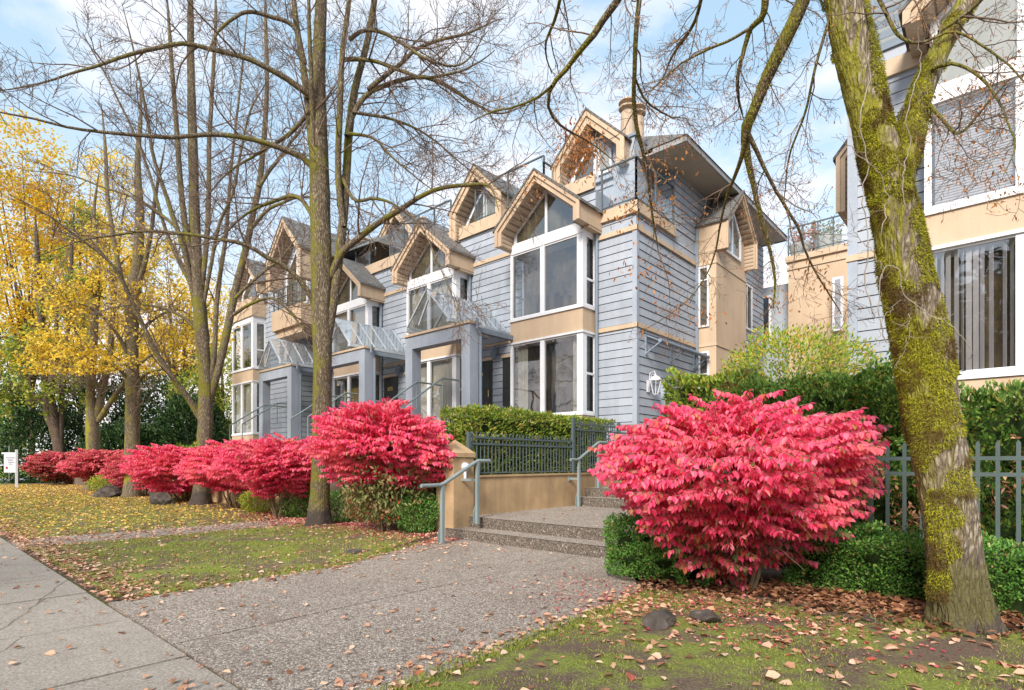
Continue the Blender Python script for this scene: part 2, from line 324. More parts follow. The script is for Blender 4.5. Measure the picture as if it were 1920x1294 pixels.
def ground():
    m = NT('soil', .95, .1); n1 = m.noise(1.1, 6, .6); n2 = m.noise(38, 5, .7); c = m.ramp(n1, [(.35, (.10, .075, .055)), (.65, (.20, .155, .12))])
    m.col(m.mix(.5, c, m.ramp(n2, [(.3, (.05, .035, .028)), (.7, (.30, .22, .16))]))); m.bump(n2, .8, .03)
    m = NT('lawn', .95, .1); n1 = m.noise(1.5, 6, .62); n2 = m.noise(55, 5, .75); n3 = m.noise(7, 4)
    f = m.math('ADD', m.math('MULTIPLY', n1, .72), m.math('MULTIPLY', n3, .28))
    g = m.ramp(n2, [(.3, (.10, .125, .03)), (.5, (.27, .31, .06)), (.72, (.45, .49, .13))]); s = m.ramp(n2, [(.3, (.085, .058, .04)), (.5, (.19, .135, .095)), (.7, (.36, .27, .20))])
    m.col(m.mix(m.ramp(f, [(.46, (0, 0, 0)), (.56, (.9, .9, .9))]), s, g)); m.bump(n2, .9, .03)
    m = NT('lawn_far', .95, .1); n1 = m.noise(.8, 5); m.col(m.ramp(n1, [(.35, (.16, .25, .05)), (.65, (.34, .42, .08))]))
    # exposed aggregate
    m = NT('aggregate', .85, .25); v = m.obj(); vo = m.n('ShaderNodeTexVoronoi', {'Vector': v, 'Scale': 62}); vd = m.n('ShaderNodeTexVoronoi', {'Vector': v, 'Scale': 62}, feature='DISTANCE_TO_EDGE')
    sp = m.n('ShaderNodeSeparateColor', {0: vo.outputs['Color']}); n1 = m.noise(.9, 5, .6); n4 = m.noise(7, 4, .6)
    st = m.ramp(sp.outputs[0], [(0, (.19, .155, .13)), (.35, (.38, .32, .275)), (.7, (.53, .465, .405)), (1, (.74, .67, .59))])
    c = m.mix(m.ramp(vd.outputs[0], [(0, (1, 1, 1)), (.13, (0, 0, 0))]), st, (.13, .105, .085))
    c = m.mix(.55, c, m.ramp(n1, [(.3, (.62, .56, .50)), (.5, (.88, .84, .79)), (.7, (1, .97, .93))]), 'MULTIPLY'); c = m.mix(.3, c, m.ramp(n4, [(.3, (.6, .55, .5)), (.7, (1, 1, 1))]), 'MULTIPLY')
    m.col(c); m.bump(vd.outputs[0], .8, .012)
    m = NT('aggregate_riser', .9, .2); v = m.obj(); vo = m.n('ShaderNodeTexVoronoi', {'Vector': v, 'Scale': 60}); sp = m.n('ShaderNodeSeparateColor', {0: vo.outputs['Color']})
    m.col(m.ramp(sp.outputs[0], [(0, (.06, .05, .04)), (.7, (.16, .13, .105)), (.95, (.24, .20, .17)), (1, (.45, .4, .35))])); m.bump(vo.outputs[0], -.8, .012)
    m = NT('sidewalk_concrete', .9, .2); n1 = m.noise(.7, 6, .65); n2 = m.noise(46, 5, .85); n3 = m.noise(6, 5, .7)
    c = m.ramp(n1, [(.3, (.23, .185, .14)), (.5, (.33, .275, .22)), (.7, (.41, .35, .285))]); c = m.mix(.55, c, m.ramp(n2, [(.38, (.13, .11, .09)), (.62, (.60, .54, .47))]))
    c = m.mix(.4, c, m.ramp(n3, [(.3, (.62, .58, .54)), (.6, (1, 1, 1))]), 'MULTIPLY')
    cr = m.n('ShaderNodeTexVoronoi', {'Vector': m.n('ShaderNodeMixRGB', {0: .12, 1: m.obj(), 2: m.n('ShaderNodeTexNoise', {'Vector': m.obj(), 'Scale': 3.0, 'Detail': 6}).outputs[1]}).outputs[0], 'Scale': .55}, feature='DISTANCE_TO_EDGE')
    c = m.mix(m.ramp(cr.outputs[0], [(0, (.8, .8, .8)), (.005, (0, 0, 0))]), c, (.07, .055, .045))
    m.col(c); m.bump(n2, .6, .008)
    m = NT('asphalt', .9, .2); m.col(m.ramp(m.noise(40, 3), [(.3, (.20, .20, .21)), (.7, (.34, .34, .35))]))
    m = NT('rock', .9, .2); n1 = m.noise(5, 6, .65); m.col(m.ramp(n1, [(.3, (.035, .03, .026)), (.55, (.11, .09, .075)), (.75, (.22, .19, .16))])); m.bump(n1, .9, .04)
    m = NT('joint_moss', .95, .1); m.col(m.ramp(m.noise(30, 3), [(.4, (.05, .04, .03)), (.6, (.15, .16, .03))]))
ground()
# ================================================================== ground, paths, steps
def sheet(name, poly, z, mat, kind='structure', thick=.0):
    b = MB()
    if thick: b.prism(poly, 'z', z-thick, z, 0)
    else: b.poly([(x, y, z) for x, y in poly])
    o = b.build(name, mat); tag(o, kind=kind); return o
sheet('ground', [(-400, -200), (200, -200), (200, 400), (-400, 400)], -.05, 'soil')
sb = MB(); xs = [3.2-1.6*i+.03 for i in range(62)]
sb_y0 = -2.2
for i in range(60):
    x1 = xs[i]-.009; x0 = xs[i+1]+.009; dz = rng.uniform(-.006, .004)
    for (ya, yb) in ((sb_y0, -.32), (-.30, 1.57)):
        sb.prism([(x0, ya), (x1, ya), (x1, yb), (x0, yb)], 'z', -.12, dz)
tag(sb.build('sidewalk', 'sidewalk_concrete'), kind='structure')
sheet('joint_soil', [(-95, -2.3), (4, -2.3), (4, 1.62), (-95, 1.62)], -.028, 'joint_moss')
def outline(pts, n=6, amp=.03):
    r = []
    for i in range(len(pts)):
        a = np.array(pts[i]); b = np.array(pts[(i+1) % len(pts)])
        for k in range(n):
            p = a+(b-a)*k/n
            if k: p = p+rng.normal(size=2)*amp
            r.append(tuple(p))
    return r
pz = MB()
def slab(mb, poly, z, th=.1): mb.prism(poly, 'z', z-th, z)
slab(pz, [(-7.2, 1.60), (-5.17, 1.60), (-5.17, 4.49), (-7.3, 4.49)], .002)
slab(pz, [(-5.15, 1.60), (-3.0, 1.60), (-3.12, 4.49), (-5.15, 4.49)], .0)
slab(pz, [(-7.3, 4.51), (-5.17, 4.51), (-5.17, 7.5), (-8.35, 7.5), (-8.2, 6.7), (-7.75, 5.6)], .001)
slab(pz, [(-5.15, 4.51), (-3.12, 4.51), (-3.25, 5.9), (-3.7, 6.6), (-3.9, 7.5), (-5.15, 7.5)], .003)
tag(pz.build('plaza', 'aggregate'), kind='structure')
sheet('garden_path', [(-14.4, 1.6), (-12.95, 1.6), (-13.0, 4.5), (-13.2, 8.2), (-14.5, 8.2), (-14.3, 4.5)], .004, 'aggregate', thick=.1)
# steps: two risers, landing, two more risers
st = MB()
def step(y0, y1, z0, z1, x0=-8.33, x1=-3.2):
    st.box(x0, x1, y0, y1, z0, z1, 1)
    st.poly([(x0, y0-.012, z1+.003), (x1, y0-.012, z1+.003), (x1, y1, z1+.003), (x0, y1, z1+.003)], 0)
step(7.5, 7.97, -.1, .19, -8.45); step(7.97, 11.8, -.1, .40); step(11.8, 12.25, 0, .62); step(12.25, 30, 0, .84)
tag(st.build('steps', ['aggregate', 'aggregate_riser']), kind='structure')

def hgt(x, y):
    """height of the lawns"""
    return 0.0
def moundz(x, y, x0, x1, y0, y1, h):
    e = min(x-x0, x1-x, y-y0, y1-y)
    return h*(1-math.exp(-max(0, e)*1.6))
LAWNS = {'right': (-3.05, 8.0, 1.62, 6.75, .07), 'middle': (-12.9, -7.15, 1.75, 6.9, .09), 'left': (-60, -14.35, 1.7, 6.9, .08)}
def lawn_inside(k, x, y):
    x0, x1, y0, y1, h = LAWNS[k]
    nn = noise.noise(Vector((x*1.3, y*1.3, 3)))*.14
    if k == 'middle':
        xr = -7.25 if y < 4.4 else -7.25-(y-4.4)*.42
        if x > xr+nn*.5: return False
        if y < 1.9+max(0, (-8.2-x))*.06+nn*2: return False
    if k == 'right':
        xl = -2.98-(.25 if y > 5 else 0)
        if x < xl+nn*.5: return False
    return x0+nn < x < x1 and y0+nn < y < y1
def lawnz(k, x, y):
    x0, x1, y0, y1, h = LAWNS[k]
    e = min(x-x0, x1-x, y-y0)
    return -.012+h*(1-math.exp(-max(0, e)*1.5))+noise.noise(Vector((x*1.7, y*1.7, 9)))*.02+noise.noise(Vector((x*7, y*7, 5)))*.006
def gz(x, y):
    for k in LAWNS:
        x0, x1, y0, y1, h = LAWNS[k]
        if x0 <= x <= x1 and y0 <= y <= 8.6: return max(lawnz(k, x, min(y, 8.5)), -.01) if (k != 'middle' or x < -7.3-(max(0, y-4.4))*.42) else .004
    return .004
for k, (x0, x1, y0, y1, h) in LAWNS.items():
    step_ = .08 if k != 'left' else .22
    nx = int((x1-x0)/step_); ny = int((9.2-y0)/step_)
    X = np.linspace(x0, x1, nx); Y = np.linspace(y0, 9.2, ny)
    V = []; idx = {}
    b = MB()
    Z = np.array([[lawnz(k, x, y) for x in X] for y in Y])
    if k == 'middle':
        for j, y in enumerate(Y):
            for i, x in enumerate(X):
                xr = -7.25 if y < 4.4 else -7.25-(y-4.4)*.42
                if x > xr: Z[j, i] = -.03
                elif x > xr-.25: Z[j, i] = min(Z[j, i], Z[j, i]*(xr-x)/.25)
    V = np.array([(x, y, Z[j, i]) for j, y in enumerate(Y) for i, x in enumerate(X)])
    i = np.arange(nx-1)[None]; j = np.arange(ny-1)[:, None]; a = (j*nx+i)
    Fc = np.stack([a, a+1, a+nx+1, a+nx], -1).reshape(-1, 4)
    cy = V[Fc].mean(axis=1)[:, 1]
    b.add(V, Fc[cy < 6.4], 0); b.F.append((Fc[cy >= 6.4], 1))
    tag(b.build('lawn', ['lawn', 'soil'], smooth=True), kind='structure')
# raised garden behind the retaining walls (hidden by hedges)
tr = MB()
tr.box(-60, -8.6, 8.25, 9.6, -.1, .55); tr.box(-60, -8.6, 9.6, 40, -.1, 1.18)
tr.box(-3.0, 12, 8.3, 40, -.1, .25)
tag(tr.build('garden_bed', 'soil'), kind='structure')
sheet('cross_street', [(-75, -60), (-52, -60), (-52, 120), (-75, 120)], -.03, 'asphalt')
sheet('far_lawn', [(-200, -60), (-75.3, -60), (-75.3, 150), (-200, 150)], .25, 'lawn_far', thick=.3)
sheet('verge', [(-51.6, 2), (-45, 2), (-45, 60), (-51.6, 60)], -.02, 'lawn_far', thick=.1)

# ================================================================== townhouses (numbers in survey units, scaled by KS)
YF, XS, YB = 17.2, -9.55, 16.38
def SB(): return MB(True)
def siding(mb, axis, c, a0, a1, z0, z1, sg, sp=.285):
    """axis 'y': wall in plane y=c running along x, outward sg along y; axis 'x' likewise"""
    f0 = a0 if callable(a0) else (lambda z: a0); f1 = a1 if callable(a1) else (lambda z: a1)
    z = z0; k = 0
    while z < z1-.01:
        zt = min(z+sp, z1); g = .021; lip = .028
        p0, p1, q0, q1 = f0(z), f1(z), f0(zt), f1(zt)
        def pt(a, o, zz): return (a, c+sg*o, zz) if axis == 'y' else (c+sg*o, a, zz)
        zb = z+g; brk = [None]
        if not callable(a0) and not callable(a1) and abs(a1-a0) > 2.2 and zt-z > .2:
            brk = [a0+(a1-a0)*q for q in sorted(rng.uniform(.15, .85, 1 if abs(a1-a0) < 6 else 2))]
        segs = [(p0, p1, q0, q1)] if brk == [None] else [(u, v, u, v) for u, v in zip([a0]+[x+.006 for x in brk], [x-.006 for x in brk]+[a1])]
        for (p0_, p1_, q0_, q1_) in segs:
            mb.add([pt(p0_, lip, zb), pt(p1_, lip, zb), pt(q1_, .006, zt), pt(q0_, .006, zt), pt(p1_, 0, zb), pt(p0_, 0, zb)], [(0, 1, 2, 3), (0, 1, 4, 5)], 0)
        mb.poly([pt(p0, .002, z), pt(p1, .002, z), pt(p1, .001, zb), pt(p0, .001, zb)], 1)  # dark painted strip stands for the shadow line below each lip
        z = zt
    return mb
def band(mb, axis, c, a0, a1, z0, z1, sg, th=.07):
    if axis == 'y': mb.box(a0, a1, c, c+sg*th, z0, z1)
    else: mb.box(c, c+sg*th, a0, a1, z0, z1)
def curtain(name, parent, x0, x1, y, z0, z1, axis='y', amp=.03, per=.16, mat='curtain'):
    n = max(6, int(abs(x1-x0)/per*6)); b = SB()
    a = np.linspace(x0, x1, n); d = y+amp*np.sin(np.arange(n)*2*math.pi/6+rng.uniform(0, 6))
    for i in range(n-1):
        p = [(a[i], d[i], z0), (a[i+1], d[i+1], z0), (a[i+1], d[i+1], z1), (a[i], d[i], z1)]
        if axis == 'x': p = [(q[1], q[0], q[2]) for q in p]
        b.poly(p)
    return b.build(name, mat, parent, smooth=True)
def window(parent, axis, c, a0, a1, z0, z1, sg, mull=(), trans=(), fw=.09, depth=.07, inner='interior', mat='white_frame', back=.06, curt=None, glassm='pane'):
    """framed window; frame is a part, pane and curtain are its sub-parts"""
    b = SB(); o0, o1 = c-sg*.02, c+sg*depth
    def bx(u0, u1, v0, v1, d0=o0, d1=o1):
        if axis == 'y': b.box(u0, u1, d0, d1, v0, v1)
        else: b.box(d0, d1, u0, u1, v0, v1)
    bx(a0, a0+fw, z0, z1); bx(a1-fw, a1, z0, z1); bx(a0+fw, a1-fw, z0, z0+fw); bx(a0+fw, a1-fw, z1-fw, z1)
    for m_ in mull: bx(m_-fw*.45, m_+fw*.45, z0+fw, z1-fw, o0, o1-sg*.012)
    for t_ in trans: bx(a0+fw, a1-fw, t_-fw*.35, t_+fw*.35, o0, o1-sg*.02)
    f = b.build('window', mat, parent)
    p = SB(); e = c+sg*(depth*.45)
    if axis == 'y': p.poly([(a0+fw, e, z0+fw), (a1-fw, e, z0+fw), (a1-fw, e, z1-fw), (a0+fw, e, z1-fw)])
    else: p.poly([(e, a0+fw, z0+fw), (e, a1-fw, z0+fw), (e, a1-fw, z1-fw), (e, a0+fw, z1-fw)])
    p.build('pane', glassm, f)
    if back is not None:
        q = SB(); e = c+sg*(.012)
        if axis == 'y': q.poly([(a0+fw*.5, e, z0+fw*.5), (a1-fw*.5, e, z0+fw*.5), (a1-fw*.5, e, z1-fw*.5), (a0+fw*.5, e, z1-fw*.5)])
        else: q.poly([(e, a0+fw*.5, z0+fw*.5), (e, a1-fw*.5, z0+fw*.5), (e, a1-fw*.5, z1-fw*.5), (e, a0+fw*.5, z1-fw*.5)])
        q.build('backing', inner, f)  # flat sheet added behind the pane in place of the room
    if curt:
        for (u0, u1) in curt: curtain('curtain', f, u0, u1, c-sg*.18, z0+.05, z1-.05, axis)
    return f
def gable(parent, xc, hw, ze, zp, leg, y0, y1, axis='y', t=.27, sg=-1, roofext=0, name='gable'):
    """deep boxed gable hood; front edge y0 (towards the viewer), back y1"""
    b = SB(); s = math.hypot(hw, zp-ze); dz = t*s/hw
    outer = [(xc-hw, ze-leg), (xc-hw, ze), (xc, zp), (xc+hw, ze), (xc+hw, ze-leg)]
    inner = [(xc-hw+t, ze-leg), (xc-hw+t, ze-(dz-t*(zp-ze)/hw)), (xc, zp-dz), (xc+hw-t, ze-(dz-t*(zp-ze)/hw)), (xc+hw-t, ze-leg)]
    b.strip(outer, inner, axis, y0, y1)
    # second, thinner fascia board proud of the first
    k = .4
    inn2 = [tuple(np.array(o)+(np.array(i)-np.array(o))*k) for o, i in zip(outer, inner)]
    o2 = [(xc-hw-.03, ze-leg-.02), (xc-hw-.03, ze+.02), (xc, zp+.05), (xc+hw+.03, ze+.02), (xc+hw+.03, ze-leg-.02)]
    b.strip(o2, inn2, axis, y0+sg*.06, y0+sg*-.002)
    g = b.build(name, 'stucco', parent)
    # wood-lined soffit inside
    w_ = SB(); e = .012
    ii = [(x+(e if x < xc-.01 else -e if x > xc+.01 else 0), z-e) for x, z in inner]
    i2 = [(x+(e if x < xc-.01 else -e if x > xc+.01 else 0), z-e) for x, z in ii]
    ya, yb = (y0-sg*.05, y1)
    w_.strip(ii, i2, axis, ya, yb); w_.build('soffit', 'wood_soffit', g)
    # shingles
    r = SB(); ov = .1; th = .09
    sl = (zp-ze)/hw
    for sgn in (-1, 1):
        p = [(xc, zp+.03), (xc+sgn*(hw+ov), ze-sl*ov+.03), (xc+sgn*(hw+ov), ze-sl*ov+.03+th), (xc, zp+.03+th)]
        r.prism(p, axis, y0+sg*.09, y1+roofext)
    r.build('shingle_roof', 'shingles', g)
    return g, outer, inner
def polypane(parent, pts, axis, c, sg, fw=.08, inner='interior', glassm='pane', mat='white_frame', back=True, mull=None):
    """polygonal window from outline pts (a,z)"""
    b = SB(); n = len(pts); cen = np.mean(pts, axis=0)
    ins = [tuple(np.array(p)+(cen-np.array(p))*min(.45, fw*1.6/np.linalg.norm(cen-np.array(p)))) for p in pts]
    for i in range(n):
        j = (i+1) % n; b.prism([pts[i], pts[j], ins[j], ins[i]], axis, c, c+sg*.07)
    if mull is not None:
        for (a, z0, z1) in mull: 
            if axis == 'y': b.box(a-fw*.6, a+fw*.6, c+sg*.002, c+sg*.06, z0, z1)
            else: b.box(c+sg*.002, c+sg*.06, a-fw*.6, a+fw*.6, z0, z1)
    f = b.build('window', mat, parent)
    m3 = lambda a, z, o: (a, c+sg*o, z) if axis == 'y' else (c+sg*o, a, z)
    SB().poly([m3(a, z, .03) for a, z in ins]).build('pane', glassm, f)
    if back: SB().poly([m3(a, z, .006) for a, z in pts]).build('backing', inner, f)  # backing sheet added to stand in for the interior
    return f

def bay(root, x0, x1, yb, yf, zw, inner='interior', curt=(0, 0), light=False, gab=True, mirror=False, zb=1.2):
    """two-storey bay: zw = (z sill low, z head low, z sill up, z head up, z gable base)"""
    a, b_, c, d, e = zw; t = .16
    for q in ((x0, x1, yb, yf, zb, a-.05), (x0, x1, yb, yf, b_+.07, c-.1), (x0+.02, x1-.02, yb+.04, yf, d+.05, e)): SB().box(*q).build('bay_wall', 'stucco', root)
    for q in ((x0-.04, x1+.04, yb-.05, yf, b_, b_+.07), (x0-.05, x1+.05, yb-.06, yf, c-.1, c), (x0-.03, x1+.03, yb-.04, yf, a-.05, a+.03), (x0-.01, x1+.01, yb-.02, yf, d+.02, d+.38)): SB().box(*q).build('bay_trim', 'white_frame', root)
    xm = (x0+x1)/2-.12
    for (z0, z1, up) in ((a+.03, b_, 0), (c, d+.02, 1)):
        fr = SB()
        for (u0, u1) in ((x0, x0+.12), (xm-.1, xm+.1), (x1-.26, x1)): fr.box(u0, u1, yb, yb+.12, z0, z1)
        for xx in (x0, x1-.07):                            # side windows
            fr.box(xx, xx+.07, yf-.1, yf-.002, z0, z1); fr.box(xx, xx+.07, yb+.12, yb+.24, z0, z1)
            fr.box(xx+.005, xx+.065, yb+.24, yf-.1, (z0+z1)/2-.3*up-.04, (z0+z1)/2-.3*up+.04)
            fr.box(xx+.003, xx+.067, yb+.24, yf-.1, z0, z0+.08); fr.box(xx+.003, xx+.067, yb+.24, yf-.1, z1-.08, z1)
        fr.box(x0+.12, x1-.26, yb+.02, yb+.1, z0, z0+.06); fr.box(x0+.12, x1-.26, yb+.02, yb+.1, z1-.06, z1)
        f = fr.build('window', 'white_frame', root)
        p = SB()
        p.poly([(x0+.12, yb+.06, z0), (xm-.1, yb+.06, z0), (xm-.1, yb+.06, z1), (x0+.12, yb+.06, z1)])
        p.poly([(xm+.1, yb+.061, z0), (x1-.26, yb+.061, z0), (x1-.26, yb+.061, z1), (xm+.1, yb+.061, z1)])
        for xx in (x0+.035, x1-.035): p.poly([(xx, yb+.24, z0), (xx, yf-.1, z0), (xx, yf-.1, z1), (xx, yb+.24, z1)])
        p.build('pane', 'pane', f)
        q = SB(); 
        q.poly([(x0+.08, yf-.04, z0), (x1-.08, yf-.04, z0), (x1-.08, yf-.04, z1), (x0+.08, yf-.04, z1)])
        q.poly([(x0+.1, yb+.1, z0+.01), (x1-.1, yb+.1, z0+.01), (x1-.1, yf-.05, z0+.01), (x0+.1, yf-.05, z0+.01)])
        q.build('room', 'interior_beige' if light else inner, f)
        k = SB() # furniture-like dark and pale shapes inside the room
        for _ in range(7):
            ux = rng.uniform(x0+.5, x1-1.0); uw = rng.uniform(.2, .55); uz = z0+rng.uniform(0, .5)
            k.box(ux, ux+uw, yf-.3, yf-.06-rng.uniform(0, .02), z0+.02, uz+rng.uniform(.2, 1.1))
        k.build('furniture', 'brown_metal' if rng.random() < .5 else 'interior_beige', f)
        cw = curt[up]
        if cw:
            spans = [(x0+.2, x0+.2+cw), (x1-.34-cw*.5, x1-.3)] if cw < 1.2 else [(x0+.16, x1-.3)]
            for s_ in spans: curtain('curtain', f, s_[0], s_[1], yb+.26, z0+.05, z1-.03)
def canopy(root, xl, xr, zt, y0, y1, z_eave, z_apex, xa):
    """glass gable canopy on a boxed portico"""
    wd = .44
    for x in (xl, xr-wd): SB().box(x, x+wd, y0, y0+wd, 1.2, zt-.5).build('column', 'portico_paint', root)
    SB().box(xl, xr, y0, y0+wd, zt-.5, zt).build('beam', 'portico_paint', root)
    SB().box(xr-.3, xr-.12, y0+wd, y1-.02, zt-.2, zt-.02).build('beam', 'gutter', root)
    SB().box(xl-.06, xr+.06, y0-.06, y0+wd+.05, zt, zt+.09).build('beam_cap', 'tan_trim', root)
    ex0, ex1 = xa-1.25, xa+1.25
    b = SB()
    b.bar((ex0, y0-.1, z_eave), (ex0, y1, z_eave), .16, .14); b.bar((ex1, y0-.1, z_eave), (ex1, y1, z_eave), .16, .14)
    b.bar((xa, y0-.1, z_apex), (xa, y1, z_apex), .08, .08)
    for i in range(6):
        y = y0-.06+(y1-y0)*i/5.0*.98
        if i in (0, 2, 5): b.bar((ex0, y, z_eave+.06), (xa, y, z_apex+.02), .06, .05)
        b.bar((ex1, y, z_eave+.06), (xa, y, z_apex+.02), .08, .06)
    b.bar((xa-.55, y0, z_eave+.1), (xa, y0, z_apex-.4), .06, .06)
    cn = b.build('glass_canopy', 'canopy_bar', root)
    g = SB()
    for ex in (ex0, ex1): g.poly([(ex, y0-.08, z_eave+.1), (ex, y1-.03, z_eave+.1), (xa, y1-.03, z_apex+.05), (xa, y0-.08, z_apex+.05)])
    g.build('glass_roof', 'canopy_glass', cn)
    d = SB(); d.tube([(xr+.12, y0+.25, z_eave-.1), (xr+.12, y0+.25, z_eave-.45), (xr+.09, y0+.45, z_eave-.7), (xr+.09, y0+.45, 1.3)], .055, 8)
    d.build('downspout', 'gutter', root)
def stair_rails(root, x0, y0, z):
    for dx in (0, 1.5):
        b = SB(); b.tube([(x0+dx, y0, z+1.05), (x0+dx, y0-1.8, z-.15)], .035, 8); b.tube([(x0+dx, y0, z), (x0+dx, y0, z+1.05)], .03, 6); b.tube([(x0+dx, y0-1.8, z-1.3), (x0+dx, y0-1.8, z-.15)], .03, 6)
        b.tube([(x0+dx, y0, z+1.05), (x0+dx, y0+1.4, z+1.05)], .035, 8); b.build('stair_rail', 'handrail_paint', root)
def deckrail(root, pts, z0, z1, every=1.2, glassm='clear_glass', lower=False):
    b = SB(); g = SB()
    for (a, c) in zip(pts[:-1], pts[1:]):
        a = np.array(a, float); c = np.array(c, float); L = np.linalg.norm(c-a); n = max(1, round(L/every))
        b.bar((*a, z1), (*c, z1), .07, .05); b.bar((*a, z0+.1), (*c, z0+.1), .04, .04)
        for i in range(n+1):
            p = a+(c-a)*i/n; b.box(p[0]-.03, p[0]+.03, p[1]-.03, p[1]+.03, z0-.15, z1)
        g.poly([(*a, z0+.12), (*c, z0+.12), (*c, z1-.06), (*a, z1-.06)])
    r = b.build('deck_railing', 'rail_dark', root); g.build('glass_panel', glassm, r)
def chimney(root, x, y, z0, zc, w=.9, d=1.3, pots=2, h=1.2, chase='siding'):
    b = SB(); b.box(x, x+w, y, y+d, z0, zc); ch = b.build('chimney', chase, root)
    SB().box(x-.06, x+w+.06, y-.06, y+d+.06, zc, zc+.1).build('chimney_cap', 'gutter', ch)
    for i in range(pots):
        c = (x+w*.5+(i-.5*(pots-1))*.1, y+.35+i*.55); p = SB()
        p.lathe(c, [(.0, zc+.1), (.27, zc+.1), (.25, zc+h), (.19, zc+h), (.19, zc+h+.12), (.33, zc+h+.14), (.33, zc+h+.2), (.2, zc+h+.22), (.2, zc+h+.32), (.34, zc+h+.36), (.3, zc+h+.44), (0, zc+h+.5)], 16)
        p.build('chimney_pot', 'chimney_tan', ch, smooth=False)
def lamp(root, x, y, z, parentname='wall_lamp'):
    b = SB(); b.box(x-.08, x+.08, y-.03, y, z-.1, z+.15); b.tube([(x, y-.02, z+.1), (x, y-.18, z+.25), (x, y-.22, z+.1)], .02, 6)
    b.lathe((x, y-.22), [(0, z+.14), (.16, z-.02), (.15, z-.03), (.08, z-.32), (0, z-.34)], 8); b.build(parentname, 'gutter', root)
def text(s, name, parent, loc, rot, size, mat, ext=.004):
    cu = bpy.data.curves.new(name, 'FONT'); cu.body = s; cu.size = size; cu.extrude = ext; cu.align_x = 'CENTER'; cu.align_y = 'CENTER'
    tmp = bpy.data.objects.new('tmp', cu); COL.objects.link(tmp)
    dg = bpy.context.evaluated_depsgraph_get(); me = bpy.data.meshes.new_from_object(tmp.evaluated_get(dg))
    bpy.data.objects.remove(tmp); o = bpy.data.objects.new(name, me); COL.objects.link(o); o.location = loc; o.rotation_euler = rot
    me.materials.clear(); me.materials.append(M[mat]); o.parent = parent; return o
def S3(x, y, z): return (x*KS, y*KS, EYE+(z-EYE)*KS)

ZW = (3.25, 6.12, 7.1, 9.62, 10.0)
def front_gable(root, x0, x1, mull=True):
    xc = (x0+x1)/2+.05
    gable(root, xc, 1.95, 10.45, 12.1, .62, 15.75, YF, name='bay_gable')
    SB().box(xc-1.66, xc+1.66, YB+.3, YF, 10.0, 10.05).build('gable_sill', 'white_frame', root)
    pts = [(xc-1.62, 10.02), (xc+1.62, 10.02), (xc+1.62, 10.38), (xc, 11.73), (xc-1.62, 10.38)]
    polypane(root, pts, 'y', YB+.1, -1, .09, 'interior_beige', mull=[(xc-.02, 10.05, 11.6)])
    # boxed leg returns and side walls of the bay head
    SB().box(xc+1.62, xc+1.93, YB-.02, YF, 9.75, 10.42).build('bay_head', 'stucco', root)

